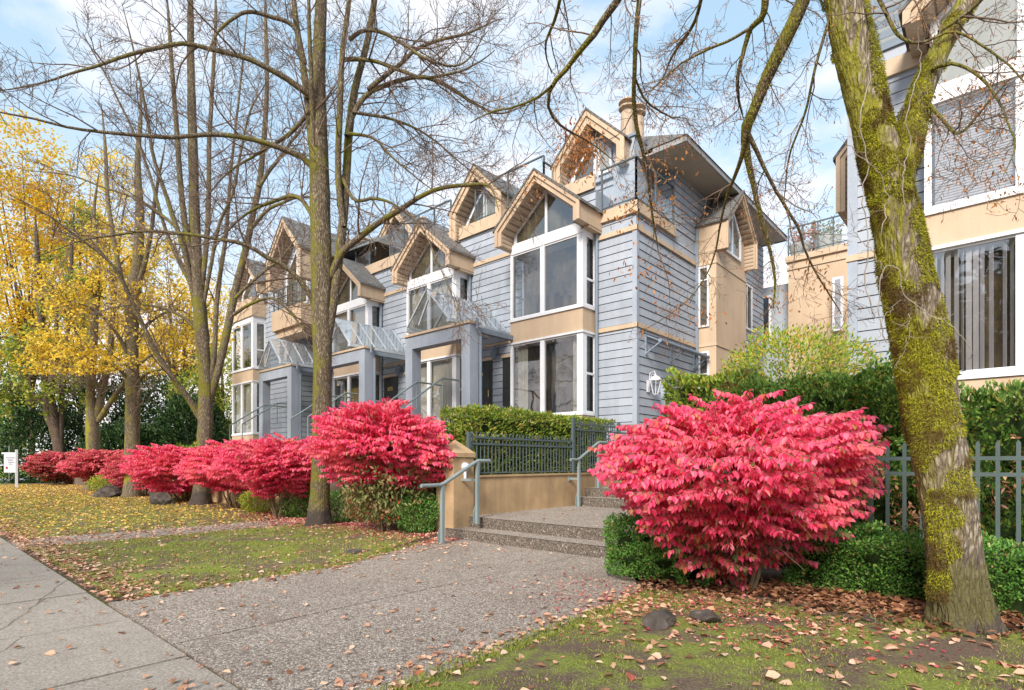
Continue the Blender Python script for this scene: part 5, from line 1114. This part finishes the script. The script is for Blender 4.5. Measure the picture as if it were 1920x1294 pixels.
# ================================================================== burning bushes
def burning_bush(base, cz, r, rz, label, n, L, mat='red_leaf', low=None, lean=(0, 0), zlow=-.75, seed=0, stems=8, turn=.0, group='row of red burning bushes', layers=.13, spl=.45):
    root = empty('red_bush'); tag(root, label, 'bush', group)
    bx, by = base; cx, cy = bx+lean[0], by+lean[1]
    # sprays
    ct = rng.uniform(zlow, 1, n); ph = rng.uniform(0, 2*math.pi, n); st_ = np.sqrt(1-ct**2)
    lump = np.array([noise.noise(Vector((math.cos(a)*1.6+seed, math.sin(a)*1.6, c*2.2+seed))) for a, c in zip(ph, ct)])
    rad = (1+.40*lump)*rng.uniform(.5, 1.0, n)**.5; st_ = st_*np.where(ct < 0, 1+ct*.4, 1)
    q = np.column_stack((cx+st_*np.cos(ph)*r*rad, cy+st_*np.sin(ph)*r*rad, cz+ct*rz*rad))
    keep = np.array([noise.noise(Vector(p*2.6)+Vector((seed, 0, 0))) for p in q]) > np.where(ct < -.1, -.12, -.45)
    q, ct, ph, st_ = q[keep], ct[keep], ph[keep], st_[keep]; n = len(q)
    off = np.array([noise.noise(Vector((a*1.1, c*1.1, seed))) for a, c in q[:, :2]])*.4
    q[:, 2] = (np.round((q[:, 2]+off)/layers)*layers-off)*.75+q[:, 2]*.25+rng.normal(size=n)*.012
    d = np.column_stack((np.cos(ph), np.sin(ph), np.clip(ct, 0, 1)*.55+rng.normal(size=n)*.12))+rng.normal(size=(n, 3))*[.25, .25, .05]; d = unit(d)
    m = 11; s = np.linspace(-1, 0, m)
    SP_ = q[:, None]+d[:, None]*(s[None, :, None]*spl*rng.uniform(.6, 1.1, (n, 1, 1))); SP_[:, :, 2] -= (1+s[None])**2*.05
    b = MB(); V, Fc = tubes(SP_[:, ::2], np.full((n, (m+1)//2), .0035), 3); b.add(V, Fc, 0)
    side = unit(np.cross(d, [0, 0, 1.0])); pp, dd, nn = [], [], []
    for k in range(m):
        for sg in (-1, 1):
            p = SP_[:, k]; o = side*sg; dn = o*rng.uniform(.25, .6, (n, 1))+np.array([0, 0, -1])*rng.uniform(.5, 1.0, (n, 1))+d*rng.uniform(0, .5, (n, 1)); pp.append(p+o*.008+rng.normal(size=(n, 3))*.008); dd.append(dn); nn.append(o+d*.3+rnd(n)*.3+np.array([0, 0, .4]))
    # leaves at the spray tip
    pp.append(SP_[:, -1]); dd.append(d+[0, 0, -.4]); nn.append(rnd(n)+[0, 0, 1])
    pp, dd, nn = np.concatenate(pp), np.concatenate(dd), np.concatenate(nn); K = len(pp)
    mats = np.zeros(K, int)
    if low is not None:
        zrel = (pp[:, 2]-cz)/rz; f = low(pp, zrel); mats = (rng.random(K) < f).astype(int)
    Ls = L*rng.uniform(.7, 1.15, K)
    for mi in (0, 1):
        ok = mats == mi
        if ok.any():
            V, Fc = leaves(pp[ok], dd[ok], nn[ok], Ls[ok], Ls[ok]*.6, True, .16); b2 = MB(); b2.add(V, Fc); b2.build('foliage', mat if mi == 0 else 'turning_leaf', root)
    b.build('spray_stems', 'stem', root, smooth=True)
    # main stems
    sm = MB(); PTs = []
    for k in range(stems):
        a = k*2*math.pi/stems+rng.uniform(-.3, .3); e_ = np.array([cx+math.cos(a)*r*.65, cy+math.sin(a)*r*.65, cz+rng.uniform(-.1, .4)*rz]); b0 = np.array([bx+math.cos(a)*.08, by+math.sin(a)*.08, -.05])
        mid = (b0+e_)/2+np.array([-math.cos(a)*r*.13, -math.sin(a)*r*.13, .05]); p, r__ = resample([b0, mid*.5+b0*.5+[0, 0, .06], mid, e_], [.03, .022, .017, .006], 14); p += rng.normal(size=p.shape)*.012; PTs.append(p); V, Fc = tubes(p[None], r__[None], 7); sm.add(V, Fc)
    C, Rr = spawn(np.array(PTs), np.full((len(PTs), 14), .012), 7, r*.6, .6, m=6, rmin=.003, wig=.15, grav=.05); V, Fc = tubes(C, Rr, 4); sm.add(V, Fc); C, Rr = spawn(C, Rr, 5, r*.3, .6, m=5, rmin=.0022, wig=.2); V, Fc = tubes(C, Rr, 3); sm.add(V, Fc)
    sm.build('stems', 'stem', root, smooth=True)
    return root
def low_big(p, z): return np.clip(.04+np.clip((-.35-z)*.9, 0, .45)+np.clip(((p[:, 0]*rx+p[:, 1]*ry)-(3.35))*.45, 0, .45), 0, .8)
g = onG(1400, 1112)
burning_bush((g[0], g[1]), 1.29, 1.5, .95, 'biggest and nearest red bush, layered drooping leaves, right of the walkway steps', 2500, .078, low=low_big, lean=(-.17, -.14), zlow=-1, seed=3.1, stems=9, group=None, layers=.135, spl=.42)
g = onG(722, 1003)
burning_bush((g[0], g[1]), 1.80, 1.55, .98, 'tall red bush beside the tan pillar, its lower half turning green and brown', 1900, .085, lean=(-.05, -.04), zlow=-.75, seed=8.2, stems=6, layers=.12, spl=.4)
# lower green-brown leaves of that bush
bb = MB(); n = 3200; ang_ = rng.random(n)*2*math.pi; rr_ = np.sqrt(rng.random(n)); z = rng.uniform(.35, 1.75, n); rad = np.interp(z, [.3, .8, 1.7], [.35, .95, 1.05])
q = np.column_stack((g[0]+.1+np.cos(ang_)*rr_*rad, g[1]+np.sin(ang_)*rr_*rad, z)); addleaves(bb, q, rnd(n)*.7+[0, 0, -.7], rnd(n), .10*rng.uniform(.7, 1.1, n), .045)
bb.build('lower_foliage', 'greenbrown_leaf', bpy.data.objects['red_bush.001'])
bb = MB(); n = 900; ang_ = rng.random(n)*2*math.pi; rr_ = np.sqrt(rng.random(n)); z = rng.uniform(.3, 1.0, n)
q = np.column_stack((g[0]+np.cos(ang_)*rr_*.9-.2, g[1]+np.sin(ang_)*rr_*.6, z)); addleaves(bb, q, rnd(n)*.7+[0, 0, -.7], rnd(n), .09*rng.uniform(.7, 1.1, n), .04)
bb.build('lower_foliage', 'turning_leaf', bpy.data.objects['red_bush.001'])
for (px, Y, cz, r, rz, lab, n, L, mat, low) in (
    (522, 7.1, 1.40, 1.55, .85, 'red bush with bare dark lower stems just left of the near bare tree', 1500, .085, 'red_leaf', None),
    (438, 7.35, 1.35, 1.7, .85, 'red bush between the many-stemmed bare tree and the bush with dark stems', 1500, .09, 'red_leaf', None),
    (338, 7.3, 1.25, 2.0, .9, 'pinkish red bush just left of the many-stemmed bare tree', 1500, .10, 'red_leaf', None),
    (268, 7.6, 1.2, 1.75, .85, 'paler red bush behind the brown boulder with broken top', 1200, .10, 'red_leaf_pale', None),
    (186, 7.3, 1.35, 1.6, .85, 'salmon red bush around the forked mossy tree', 1300, .12, 'red_leaf_pale', None),
    (108, 7.6, 1.20, 1.9, 1.0, 'last bush of the row, half green and half dull red, by the sign', 1500, .13, 'red_leaf_pale', lambda p, z: np.clip(.35-z*.5, .1, .9))):
    c = onY(px, 900, Y); burning_bush((c[0], c[1]), cz, r, rz, lab, int(n*1.25), L, mat, low, seed=px*.1, zlow=-.85, layers=.14 if r < 1.6 else .18, stems=6)

# ================================================================== hedges and shrubs
def hedge(name, label, x0, x1, y0, y1, z0, z1, n, L, W, mat, cat='hedge', rough=.16, up=.5, core=True, group=None, fr=.9, six=False, holes=None):
    root = empty(name); tag(root, label, cat, group)
    A_ = [(x1-x0)*(z1-z0), (x1-x0)*(y1-y0), (y1-y0)*(z1-z0), (y1-y0)*(z1-z0)]; pr = np.array(A_)*[1.3, .9, .8, .8]; f = rng.choice(4, n, p=pr/pr.sum())
    u, v = rng.random(n), rng.random(n); q = np.zeros((n, 3)); nr = np.zeros((n, 3))
    for k in range(4):
        i = f == k
        if k == 0: q[i] = np.column_stack((x0+u[i]*(x1-x0), np.full(i.sum(), y0), z0+v[i]*(z1-z0))); nr[i] = (0, -1, .15)
        if k == 1: q[i] = np.column_stack((x0+u[i]*(x1-x0), y0+v[i]*(y1-y0), np.full(i.sum(), z1))); nr[i] = (0, 0, 1)
        if k == 2: q[i] = np.column_stack((np.full(i.sum(), x0), y0+u[i]*(y1-y0), z0+v[i]*(z1-z0))); nr[i] = (-1, 0, .15)
        if k == 3: q[i] = np.column_stack((np.full(i.sum(), x1), y0+u[i]*(y1-y0), z0+v[i]*(z1-z0))); nr[i] = (1, 0, .15)
    # round the corners, add lumps
    cz = (z0+z1)/2; cen = np.array([np.clip(q[:, 0], x0+.35*(y1-y0), x1-.35*(y1-y0)) if x1-x0 > .7*(y1-y0) else np.full(n, (x0+x1)/2), np.clip(q[:, 1], y0+.3, y1-.3) if y1-y0 > .6 else np.full(n, (y0+y1)/2), np.minimum(q[:, 2], z1-.3)]).T
    dd = unit(q-cen); q = np.where((np.linalg.norm(q-cen, axis=1) > .3)[:, None], cen+dd*.34, q) if False else q
    lump = np.array([noise.noise(Vector(p*1.4))*1.2+noise.noise(Vector(p*3.7))*.6 for p in q])
    q = q+nr*(lump*rough)[:, None]-nr*(np.abs(rng.normal(size=n))*.06)[:, None]
    clus = np.array([noise.noise(Vector(p*5.5)) for p in q]); ok = clus > -.33
    q, nr = q[ok], nr[ok]; m = len(q)
    d = nr*.8+rnd(m)*.7+np.array([0, 0, up]); b = MB(); addleaves(b, q, d, nr+rnd(m)*.8, L*rng.uniform(.6, 1.25, m), W, six, .15); b.build('foliage', mat, root)
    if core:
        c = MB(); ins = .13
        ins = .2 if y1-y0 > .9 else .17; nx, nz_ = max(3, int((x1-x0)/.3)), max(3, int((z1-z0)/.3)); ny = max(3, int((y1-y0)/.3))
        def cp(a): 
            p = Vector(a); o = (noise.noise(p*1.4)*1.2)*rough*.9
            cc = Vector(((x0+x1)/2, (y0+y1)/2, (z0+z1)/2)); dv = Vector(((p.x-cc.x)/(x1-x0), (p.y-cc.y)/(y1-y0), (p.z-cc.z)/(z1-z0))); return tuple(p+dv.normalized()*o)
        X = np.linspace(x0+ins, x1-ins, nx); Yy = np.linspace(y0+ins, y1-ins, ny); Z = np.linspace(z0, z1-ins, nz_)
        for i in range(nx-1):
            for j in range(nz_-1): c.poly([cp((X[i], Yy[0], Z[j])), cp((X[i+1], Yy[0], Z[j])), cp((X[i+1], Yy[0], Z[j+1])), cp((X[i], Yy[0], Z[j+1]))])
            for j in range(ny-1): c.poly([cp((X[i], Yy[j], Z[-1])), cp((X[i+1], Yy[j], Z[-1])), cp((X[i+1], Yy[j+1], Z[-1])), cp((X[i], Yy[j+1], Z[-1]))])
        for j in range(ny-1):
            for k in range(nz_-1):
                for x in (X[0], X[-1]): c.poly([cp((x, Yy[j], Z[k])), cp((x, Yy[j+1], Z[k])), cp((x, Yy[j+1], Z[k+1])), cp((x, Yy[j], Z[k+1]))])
        c.build('dark_core', 'foliage_core', root)  # dark solid added for the dim inside, stops see-through
    return root
hedge('cedar_hedge', 'clipped cedar hedge with brownish patches behind the stepped fence on the tan wall', -9.75, -8.62, 8.6, 14.3, 1.15, 2.72, 24000, .09, .036, 'thuja_bright', rough=.12)
hedge('cedar_hedge', 'lower dark green end of hedge behind the pyramid-capped pillar', -10.9, -9.3, 8.5, 9.6, .5, 2.25, 5500, .11, .05, 'thuja_leaf', rough=.15)
hedge('cedar_hedge', 'tall cedar hedge behind the grey-green fence, left of the leaning tree', -3.5, -.75, 9.3, 10.9, .3, 2.78, 30000, .09, .036, 'thuja_leaf', rough=.4)
hedge('cedar_hedge', 'cedar hedge beneath the blinds window, right of the leaning tree', -.65, 4.5, 8.75, 10.2, .3, 2.38, 28000, .09, .036, 'thuja_leaf', rough=.36)
hedge('cedar_bush', 'rounded cedar bush rising at the left end of the tall hedge near the side wall', -5.2, -3.7, 10.6, 12.2, .4, 3.2, 9000, .12, .055, 'thuja_bright', rough=.25, cat='bush')
hedge('boxwood_hedge', 'glossy low boxwood hedge in front of the grey-green fence', -2.0, 4.5, 6.98, 7.75, .06, .72, 52000, .036, .023, 'box_leaf', rough=.2, up=.3)
hedge('boxwood_shrub', 'boxwood shrub between the steps and the big red bush', -3.95, -2.75, 6.3, 7.7, .05, .74, 19000, .036, .023, 'box_leaf', rough=.25, up=.4, cat='shrub')
for nm, x0, x1, y0 in (('cedar_hedge.002', -3.4, -.8, 9.2), ('cedar_hedge.003', -.6, 4.4, 8.65)):
    db = MB(); n = 2600; q = np.column_stack((rng.uniform(x0, x1, n), y0+rng.normal(size=n)*.12, .35+rng.random(n)**1.4*1.5)); q = q[np.array([noise.noise(Vector((p[0]*2.2, 1, p[2]*2.0))) for p in q]) > .02]
    addleaves(db, q, rnd(len(q))*.7+[0, -.3, -.5], rnd(len(q)), .10, .035, False); db.build('dead_sprays', 'fallen_brown', bpy.data.objects[nm])
def round_shrub(name, label, c, r, rz, n, L, W, mat, cat='shrub', stem=True, group=None, zb=0, up=.5, core=.55):
    root = empty(name); tag(root, label, cat, group); v = rnd(n); lump = np.array([noise.noise(Vector(p*2.2+c[0])) for p in v]); rad = rng.uniform(.45, 1, n)**.5*(1+.28*lump)
    q = np.array(c)+v*[r, r, rz]*rad[:, None]; q[:, 2] = np.maximum(q[:, 2], zb+.03)
    b = MB(); addleaves(b, q, v*.7+rnd(n)*.7+[0, 0, up], v+rnd(n)*.7, L*rng.uniform(.6, 1.25, n), W, False); b.build('foliage', mat, root)
    if stem:
        s = MB()
        for k in range(6):
            a = k*1.05; p, r_ = resample([(c[0]+.04*math.cos(a), c[1]+.04*math.sin(a), zb-.05), (c[0]+r*.3*math.cos(a), c[1]+r*.3*math.sin(a), c[2]-rz*.3), (c[0]+r*.7*math.cos(a), c[1]+r*.7*math.sin(a), c[2]+rz*.5)], [.02, .014, .006], 8); V, Fc = tubes(p[None], r_[None], 5); s.add(V, Fc)
        s.build('stem', 'stem', root)
    return root
g = onY(783, 960, 7.25); round_shrub('boxwood_shrub', 'bright green boxwood shrub under the lower handrail, left of the pillar', (g[0], g[1], .46), .44, .46, 5600, .05, .026, 'box_leaf')
g = onY(640, 960, 7.6); round_shrub('boxwood_shrub', 'dark low shrub behind the near bare trunk', (g[0], g[1], .38), .75, .42, 4200, .06, .03, 'box_leaf')
g = onY(560, 960, 7.6); round_shrub('boxwood_shrub', 'green low shrub against the tan garden wall, left of the near bare trunk', (g[0], g[1], .35), .5, .40, 3000, .06, .03, 'box_leaf')
g = onY(483, 960, 7.3); round_shrub('azalea_shrub', 'yellow-green low shrub under the bush with bare dark stems', (g[0], g[1], .35), .5, .35, 2600, .07, .03, 'azalea_leaf')
g = onY(345, 935, 7.6); round_shrub('azalea_shrub', 'yellow-green low shrub beside the brown boulder', (g[0], g[1], .40), .9, .45, 3200, .08, .035, 'azalea_leaf')
g = onY(222, 920, 7.6); round_shrub('azalea_shrub', 'mossy low shrub sprawling over the rounded boulder', (g[0], g[1], .5), 1.2, .55, 3600, .1, .04, 'azalea_leaf')
c = P(1478, 655, 10.9); round_shrub('azalea_bush', 'loose lime and gold bush above the tall cedar hedge, before the tan house', (c[0], c[1], 3.1), 1.3, 1.05, 7500, .085, .036, 'azalea_leaf', 'bush', zb=1.5)
c = P(1590, 640, 10.6); round_shrub('azalea_bush', 'sparse orange and green bush beside the corner of the near townhouse', (c[0], c[1], 3.1), .65, .8, 1400, .08, .035, 'azalea_leaf', 'bush', zb=1.5)
hedge('garden_hedge', 'yellowish juniper hedge behind the red row, below the farthest townhouse', -36, -18.5, 8.6, 10.4, .8, 2.1, 12000, .14, .06, 'thuja_bright', rough=.25)

def crown_tree(name, label, trunk_xy, h, crowns, n, L, mat, group=None, stem=True, matb='bark_dark', tr=.25, gap=-.15, core=0):
    root = empty(name, (0, 0, 0)); tag(root, label, 'tree', group); b = MB(); tot = sum(c[3]**2 for c in crowns)
    for (x, y, z, r, rz) in crowns:
        k = int(n*r*r/tot); v = rnd(k); rad = rng.uniform(.25, 1, k)**.5; q = np.array((x, y, z))+v*rad[:, None]*[r, r, rz]
        cl = np.array([noise.noise(Vector(p*(1.1/max(1, r*.35)))) +.6*noise.noise(Vector(p*.9)) for p in q]); q = q[cl > gap]; v = v[cl > gap]; k = len(q)
        addleaves(b, q, rnd(k)*.8+[0, 0, -.3]+v*.3, rnd(k)+[0, 0, .6], L*rng.uniform(.6, 1.2, k), L*.55, False)
    b.build('crown', mat, root)
    if stem:
        s = MB(); tx, ty = trunk_xy; top = [(tx+rng.normal()*.2, ty, -.05), (tx, ty, h*.3), (tx+.2, ty, h*.65), (tx, ty, h)]; p, r_ = resample(top, [tr, tr*.8, tr*.5, tr*.1], 30); V, Fc = tubes(p[None], r_[None], 10); s.add(V, Fc)
        for (x, y, z, r, rz) in crowns:
            for kk in range(4):
                zz = h*rng.uniform(.3, .6); a = np.array((tx, ty, zz)); e_ = np.array((x, y, z))+rng.normal(size=3)*r*.4; p, r_ = resample([a, (a+e_)/2+[0, 0, .4], e_], [tr*.4, tr*.25, .02], 10); V, Fc = tubes(p[None], r_[None], 6); s.add(V, Fc)
        s.build('trunk', matb, root, smooth=True)
    return root
def W(px, py, D): return tuple(P(px, py, D))
def cr(px, py, rpx, D, sq=1.0): q = P(px, py, D); return (q[0], q[1], q[2], rpx/F*D, rpx/F*D*sq)
t = P(60, 915, 44); crown_tree('yellow_tree', 'tallest gold-leaved tree at the left edge, above the sign', (t[0], t[1]), 18, [cr(50, 300, 75, 44, 1.1), cr(20, 420, 95, 44), cr(110, 420, 85, 46, .8), cr(60, 530, 110, 44, .8), cr(0, 620, 80, 42)], 21000, .30, 'gold_leaf', 'yellow trees at the far end of the row')
t = P(150, 915, 48); crown_tree('yellow_tree', 'broad yellow tree behind the forked mossy trunk', (t[0], t[1]), 16, [cr(150, 420, 70, 48), cr(190, 520, 90, 48), cr(110, 600, 80, 48, .8), cr(230, 640, 75, 46, .7), cr(210, 330, 50, 50)], 17000, .28, 'yellow_leaf', 'yellow trees at the far end of the row')
t = P(330, 880, 45); crown_tree('yellow_tree', 'thin yellow tree seen through the many-stemmed bare tree', (t[0], t[1]), 14, [cr(300, 500, 75, 45), cr(350, 600, 80, 45, .8), cr(300, 680, 80, 45, .6), cr(400, 640, 50, 44, .8), cr(400, 560, 40, 44)], 13000, .26, 'yellow_leaf', 'yellow trees at the far end of the row', gap=0)
t = P(415, 800, 42); crown_tree('lime_tree', 'yellow-green tree beside the end bay of the farthest townhouse', (t[0], t[1]), 10, [cr(410, 700, 45, 42, 1.3), cr(370, 740, 50, 42), cr(425, 780, 40, 42, .9)], 7000, .24, 'yellowgreen_leaf', None, gap=-.3)
t = P(30, 900, 50); crown_tree('conifer', 'bright green conifer at the left edge under the gold leaves', (t[0], t[1]), 9, [cr(40, 720, 70, 50, .6), cr(20, 640, 50, 50, .7), cr(90, 660, 55, 50, .6), cr(30, 790, 60, 50, .6)], 11000, .3, 'conifer_leaf', None, gap=-.2)
t = P(15, 880, 75); crown_tree('far_tree', 'pale green tree across the far street, left of the sign', (t[0], t[1]), 9, [cr(0, 830, 45, 75, .8), cr(20, 780, 40, 75, .8)], 5000, .35, 'yellowgreen_leaf', None, gap=-.4)
for i, (px, py, r, D, sq, lab) in enumerate(((90, 850, 60, 41, 1.15, 'dark holly-like evergreen behind the last red bush of the row'), (200, 810, 70, 43, 1.2, 'dark evergreen behind the forked mossy trunk, left half of the thicket'), (300, 800, 65, 43, 1.15, 'dark evergreen with glossy leaves between the mossy tree and the bare one'), (360, 810, 50, 40, 1.0, 'dark evergreen at the right end of the thicket'), (240, 850, 55, 39, .8, 'low dark laurel at the foot of the thicket'))):
    q = P(px, py, D); rr_ = r/F*D
    rs = round_shrub('evergreen_shrub', lab, (q[0], q[1], q[2]), rr_*1.25, rr_*sq*1.35, 9000, .26, .12, 'dark_leaf', 'evergreen', group='dark evergreen thicket', zb=0)
for k in range(2):
    q = P(130+k*160, 820, 46); 
hd = MB()
hedge('evergreen_hedge', 'dark evergreen hedge closing the view behind the thicket', -75, -46.5, 22, 25, 0, 5.2, 14000, .35, .17, 'dark_leaf', rough=.8)

# ================================================================== fallen leaves and grass
def inplaza(x, y): return (-7.25 < x < -3.1) and (1.6 < y < 7.5)
def scatter(name, label, mat, n, samp, L=(.06, .11), cup=.2, tilt=.3, zf=None, lift=.012, cat='fallen leaves'):
    q = np.array([samp() for _ in range(n)]); q = q[~np.isnan(q[:, 0])]
    z = np.array([(zf or gz)(x, y) for x, y in q]); m = len(q); a = rng.random(m)*2*math.pi
    d = np.column_stack((np.cos(a), np.sin(a), rng.normal(size=m)*tilt*.5)); nn = unit(rng.normal(size=(m, 3))*tilt+[0, 0, 1]); Ls = rng.uniform(*L, m)
    Ls = Ls*.8; b = MB(); V, Fc = leaves(np.column_stack((q, z+lift*.5+rng.random(m)*.01)), d, nn, Ls, Ls*rng.uniform(.5, .8, m), True, cup); V += rng.normal(size=V.shape)*[.0035, .0035, .0025]; b.add(V, Fc)
    o = b.build(name, mat); tag(o, label, cat, kind='stuff'); return o
U = rng.uniform
nan = (float('nan'), float('nan'))
def s_plaza():
    x, y = U(-8.2, -3.0), U(1.6, 7.5); 
    if rng.random() > .55+.45*(abs(x+5.2)/2.2): return nan
    return x, y
scatter('fallen_leaves', 'scattered tan leaves on the pebbled plaza', 'fallen_leaf', 330, s_plaza, (.05, .10), zf=lambda x, y: .004)
scatter('fallen_leaves', 'tan leaves strewn on the concrete sidewalk', 'fallen_leaf', 900, lambda: (-3.5-26*rng.random()**1.3, U(-2.0, 1.6)), (.05, .10), zf=lambda x, y: .004)
def s_edge():
    x = -7.2-12*rng.random(); y = 1.6+abs(rng.normal())*.35; return x, y
scatter('fallen_leaves', 'drift of leaves along the lawn edge by the sidewalk', 'fallen_leaf', 1900, s_edge, (.05, .11))
def s_right():
    x = U(-3.1, 3.0); y = U(1.7, 6.9); dn = .25+.75*math.exp(-((y-5.3)/1.1)**2)*(.6 if x > -.8 else 1); 
    return (x, y) if rng.random() < dn and noise.noise(Vector((x*1.5, y*1.5, 2))) > -.25 else nan
scatter('fallen_leaves', 'tan and pink leaves on the mossy lawn at the lower right', 'fallen_leaf', 3000, s_right, (.055, .13))
def s_pink():
    a = rng.normal(size=2)*[.9, .55]; return -2.35+a[0], 5.45+a[1]
scatter('fallen_petals', 'small crimson leaves dropped round the big red bush', 'fallen_pink', 1500, s_pink, (.02, .06))
scatter('fallen_leaves', 'thick brown leaf litter under the big red bush and boxwood', 'fallen_brown', 5200, lambda: (U(-3.4, 3.2), 6.7+rng.normal()*.36), (.05, .115), tilt=.45, zf=lambda x, y: max(gz(x, y), .0)+U(0, .05))
def s_mid():
    x, y = U(-12.9, -7.3), U(1.9, 7.2); return (x, y) if rng.random() < .35+.65*(max(abs(x+10)/3, abs(y-4.2)/2.4))**2 else nan
scatter('fallen_leaves', 'leaves dotting the small lawn between the two paths', 'fallen_leaf', 2200, s_mid, (.05, .10))
scatter('fallen_petals', 'crimson leaves carpeting the soil under the tall red bush', 'fallen_pink', 4200, lambda: (U(-16, -7.9), 7.1+rng.normal()*.45), (.03, .08), tilt=.6)
scatter('fallen_leaves', 'leaf litter on the narrow garden path and its edges', 'fallen_leaf', 1500, lambda: (U(-15, -12.3), U(1.7, 8)), (.05, .10))
scatter('fallen_leaves', 'thick yellow leaves covering the far left lawn', 'fallen_yellow', 17000, lambda: (-14.3-34*rng.random()**.9, U(1.8, 8.4)), (.07, .13))
scatter('fallen_leaves', 'few leaves on the landing and steps', 'fallen_leaf', 60, lambda: (U(-8.2, -4.5), U(8.1, 11.7)), (.05, .09), zf=lambda x, y: .405)
def s_pedge():
    if rng.random() < .55: return -3.12+rng.normal()*.13-.05, U(1.65, 6.3)
    y = U(1.65, 7.3); return -7.25-(max(0, y-4.4))*.42+rng.normal()*.16, y
scatter('fallen_leaves', 'leaves gathered along both edges of the pebbled plaza', 'fallen_leaf', 620, s_pedge, (.045, .11))
def grass(name, label, n, samp, L, mat='grass_blade'):
    q = np.array([samp() for _ in range(n)]); q = q[~np.isnan(q[:, 0])]; z = np.array([gz(x, y) for x, y in q]); m = len(q)
    b = MB(); d = rnd(m)*.75+[0, 0, 1.0]; V, Fc = leaves(np.column_stack((q, z-.004)), d, rnd(m), L*rng.uniform(.5, 1.3, m), .006 if L < .05 else .009, False, .05); b.add(V, Fc); o = b.build(name, mat); tag(o, label, 'grass', kind='stuff')
def green(x, y):
    return noise.noise(Vector((x*1.1, y*1.1, 7)))+.5*noise.noise(Vector((x*3.3, y*3.3, 1)))
def g_right():
    x, y = U(-3.0, 2.6), U(1.7, 6.2); return (x, y) if lawn_inside('right', x, y) and green(x, y) > -.05+U(-.15, .15) else nan
def g_mid():
    x, y = U(-12.9, -7.2), U(1.8, 6.9); return (x, y) if lawn_inside('middle', x, y) and green(x, y) > -.3+U(-.2, .2) else nan
def g_edge():
    if rng.random() < .5: return -3.02+rng.normal()*.06, U(1.62, 6.0)
    if rng.random() < .6:
        y = U(1.9, 6.6); return -7.3-(max(0, y-4.4))*.42+rng.normal()*.06, y
    return U(-13, -7.4), 1.68+abs(rng.normal())*.07
def g_left():
    x, y = -14.4-16*rng.random(), U(1.8, 6.9); return (x, y) if green(x, y) > -.3 else nan
grass('grass', 'short mossy turf of the lower right lawn', 60000, g_right, .026)
grass('grass', 'bright turf of the small lawn between the paths', 42000, g_mid, .042)
grass('grass', 'ragged grass creeping over the edges of plaza and sidewalk', 9000, g_edge, .045)
grass('grass', 'turf showing between yellow leaves on the far left lawn', 18000, g_left, .06)

# ================================================================== unseen trees added over the street for the windows to mirror
def copy_tree(src, loc, rz, s, label):
    r_ = src.copy(); COL.objects.link(r_); r_['label'] = label; r_['group'] = 'unseen trees added over the street'
    # turn and move about the trunk base
    bx, by = R1BASE; a = rz; r_.rotation_euler = (0, 0, a); r_.scale = (s, s, s)
    r_.location = (loc[0]-s*(bx*math.cos(a)-by*math.sin(a)), loc[1]-s*(bx*math.sin(a)+by*math.cos(a)), 0)
    for ch in list(src.children): c_ = ch.copy(); COL.objects.link(c_); c_.parent = r_
R1BASE = tuple(P(598, 985, 12.9)[:2])
for k, (x, y, a) in enumerate(((-7, -11, 1.0), (-16, -12, 2.4), (-26, -11, 4.0), (3, -12, 5.2))):
    copy_tree(R1, (x, y), a, 1.0, 'unseen bare tree added over the street, '+('mirrored in the corner townhouse bay', 'mirrored in the second bay', 'mirrored in the third bay', 'mirrored in the near townhouse window')[k])
for k, (x, y) in enumerate(((-12, -26), (-24, -27), (0, -26))):
    rs = crown_tree('added_dark_tree', 'unseen dark tree added for reflections, '+('opposite the walkway', 'opposite the bare tree row', 'opposite the near townhouse')[k], (x, y), 17, [(x, y, 7, 5.0, 4.5), (x, y, 13, 3.6, 4.5)], 7000, .6, 'dark_leaf', 'unseen trees added over the street', gap=-.5)
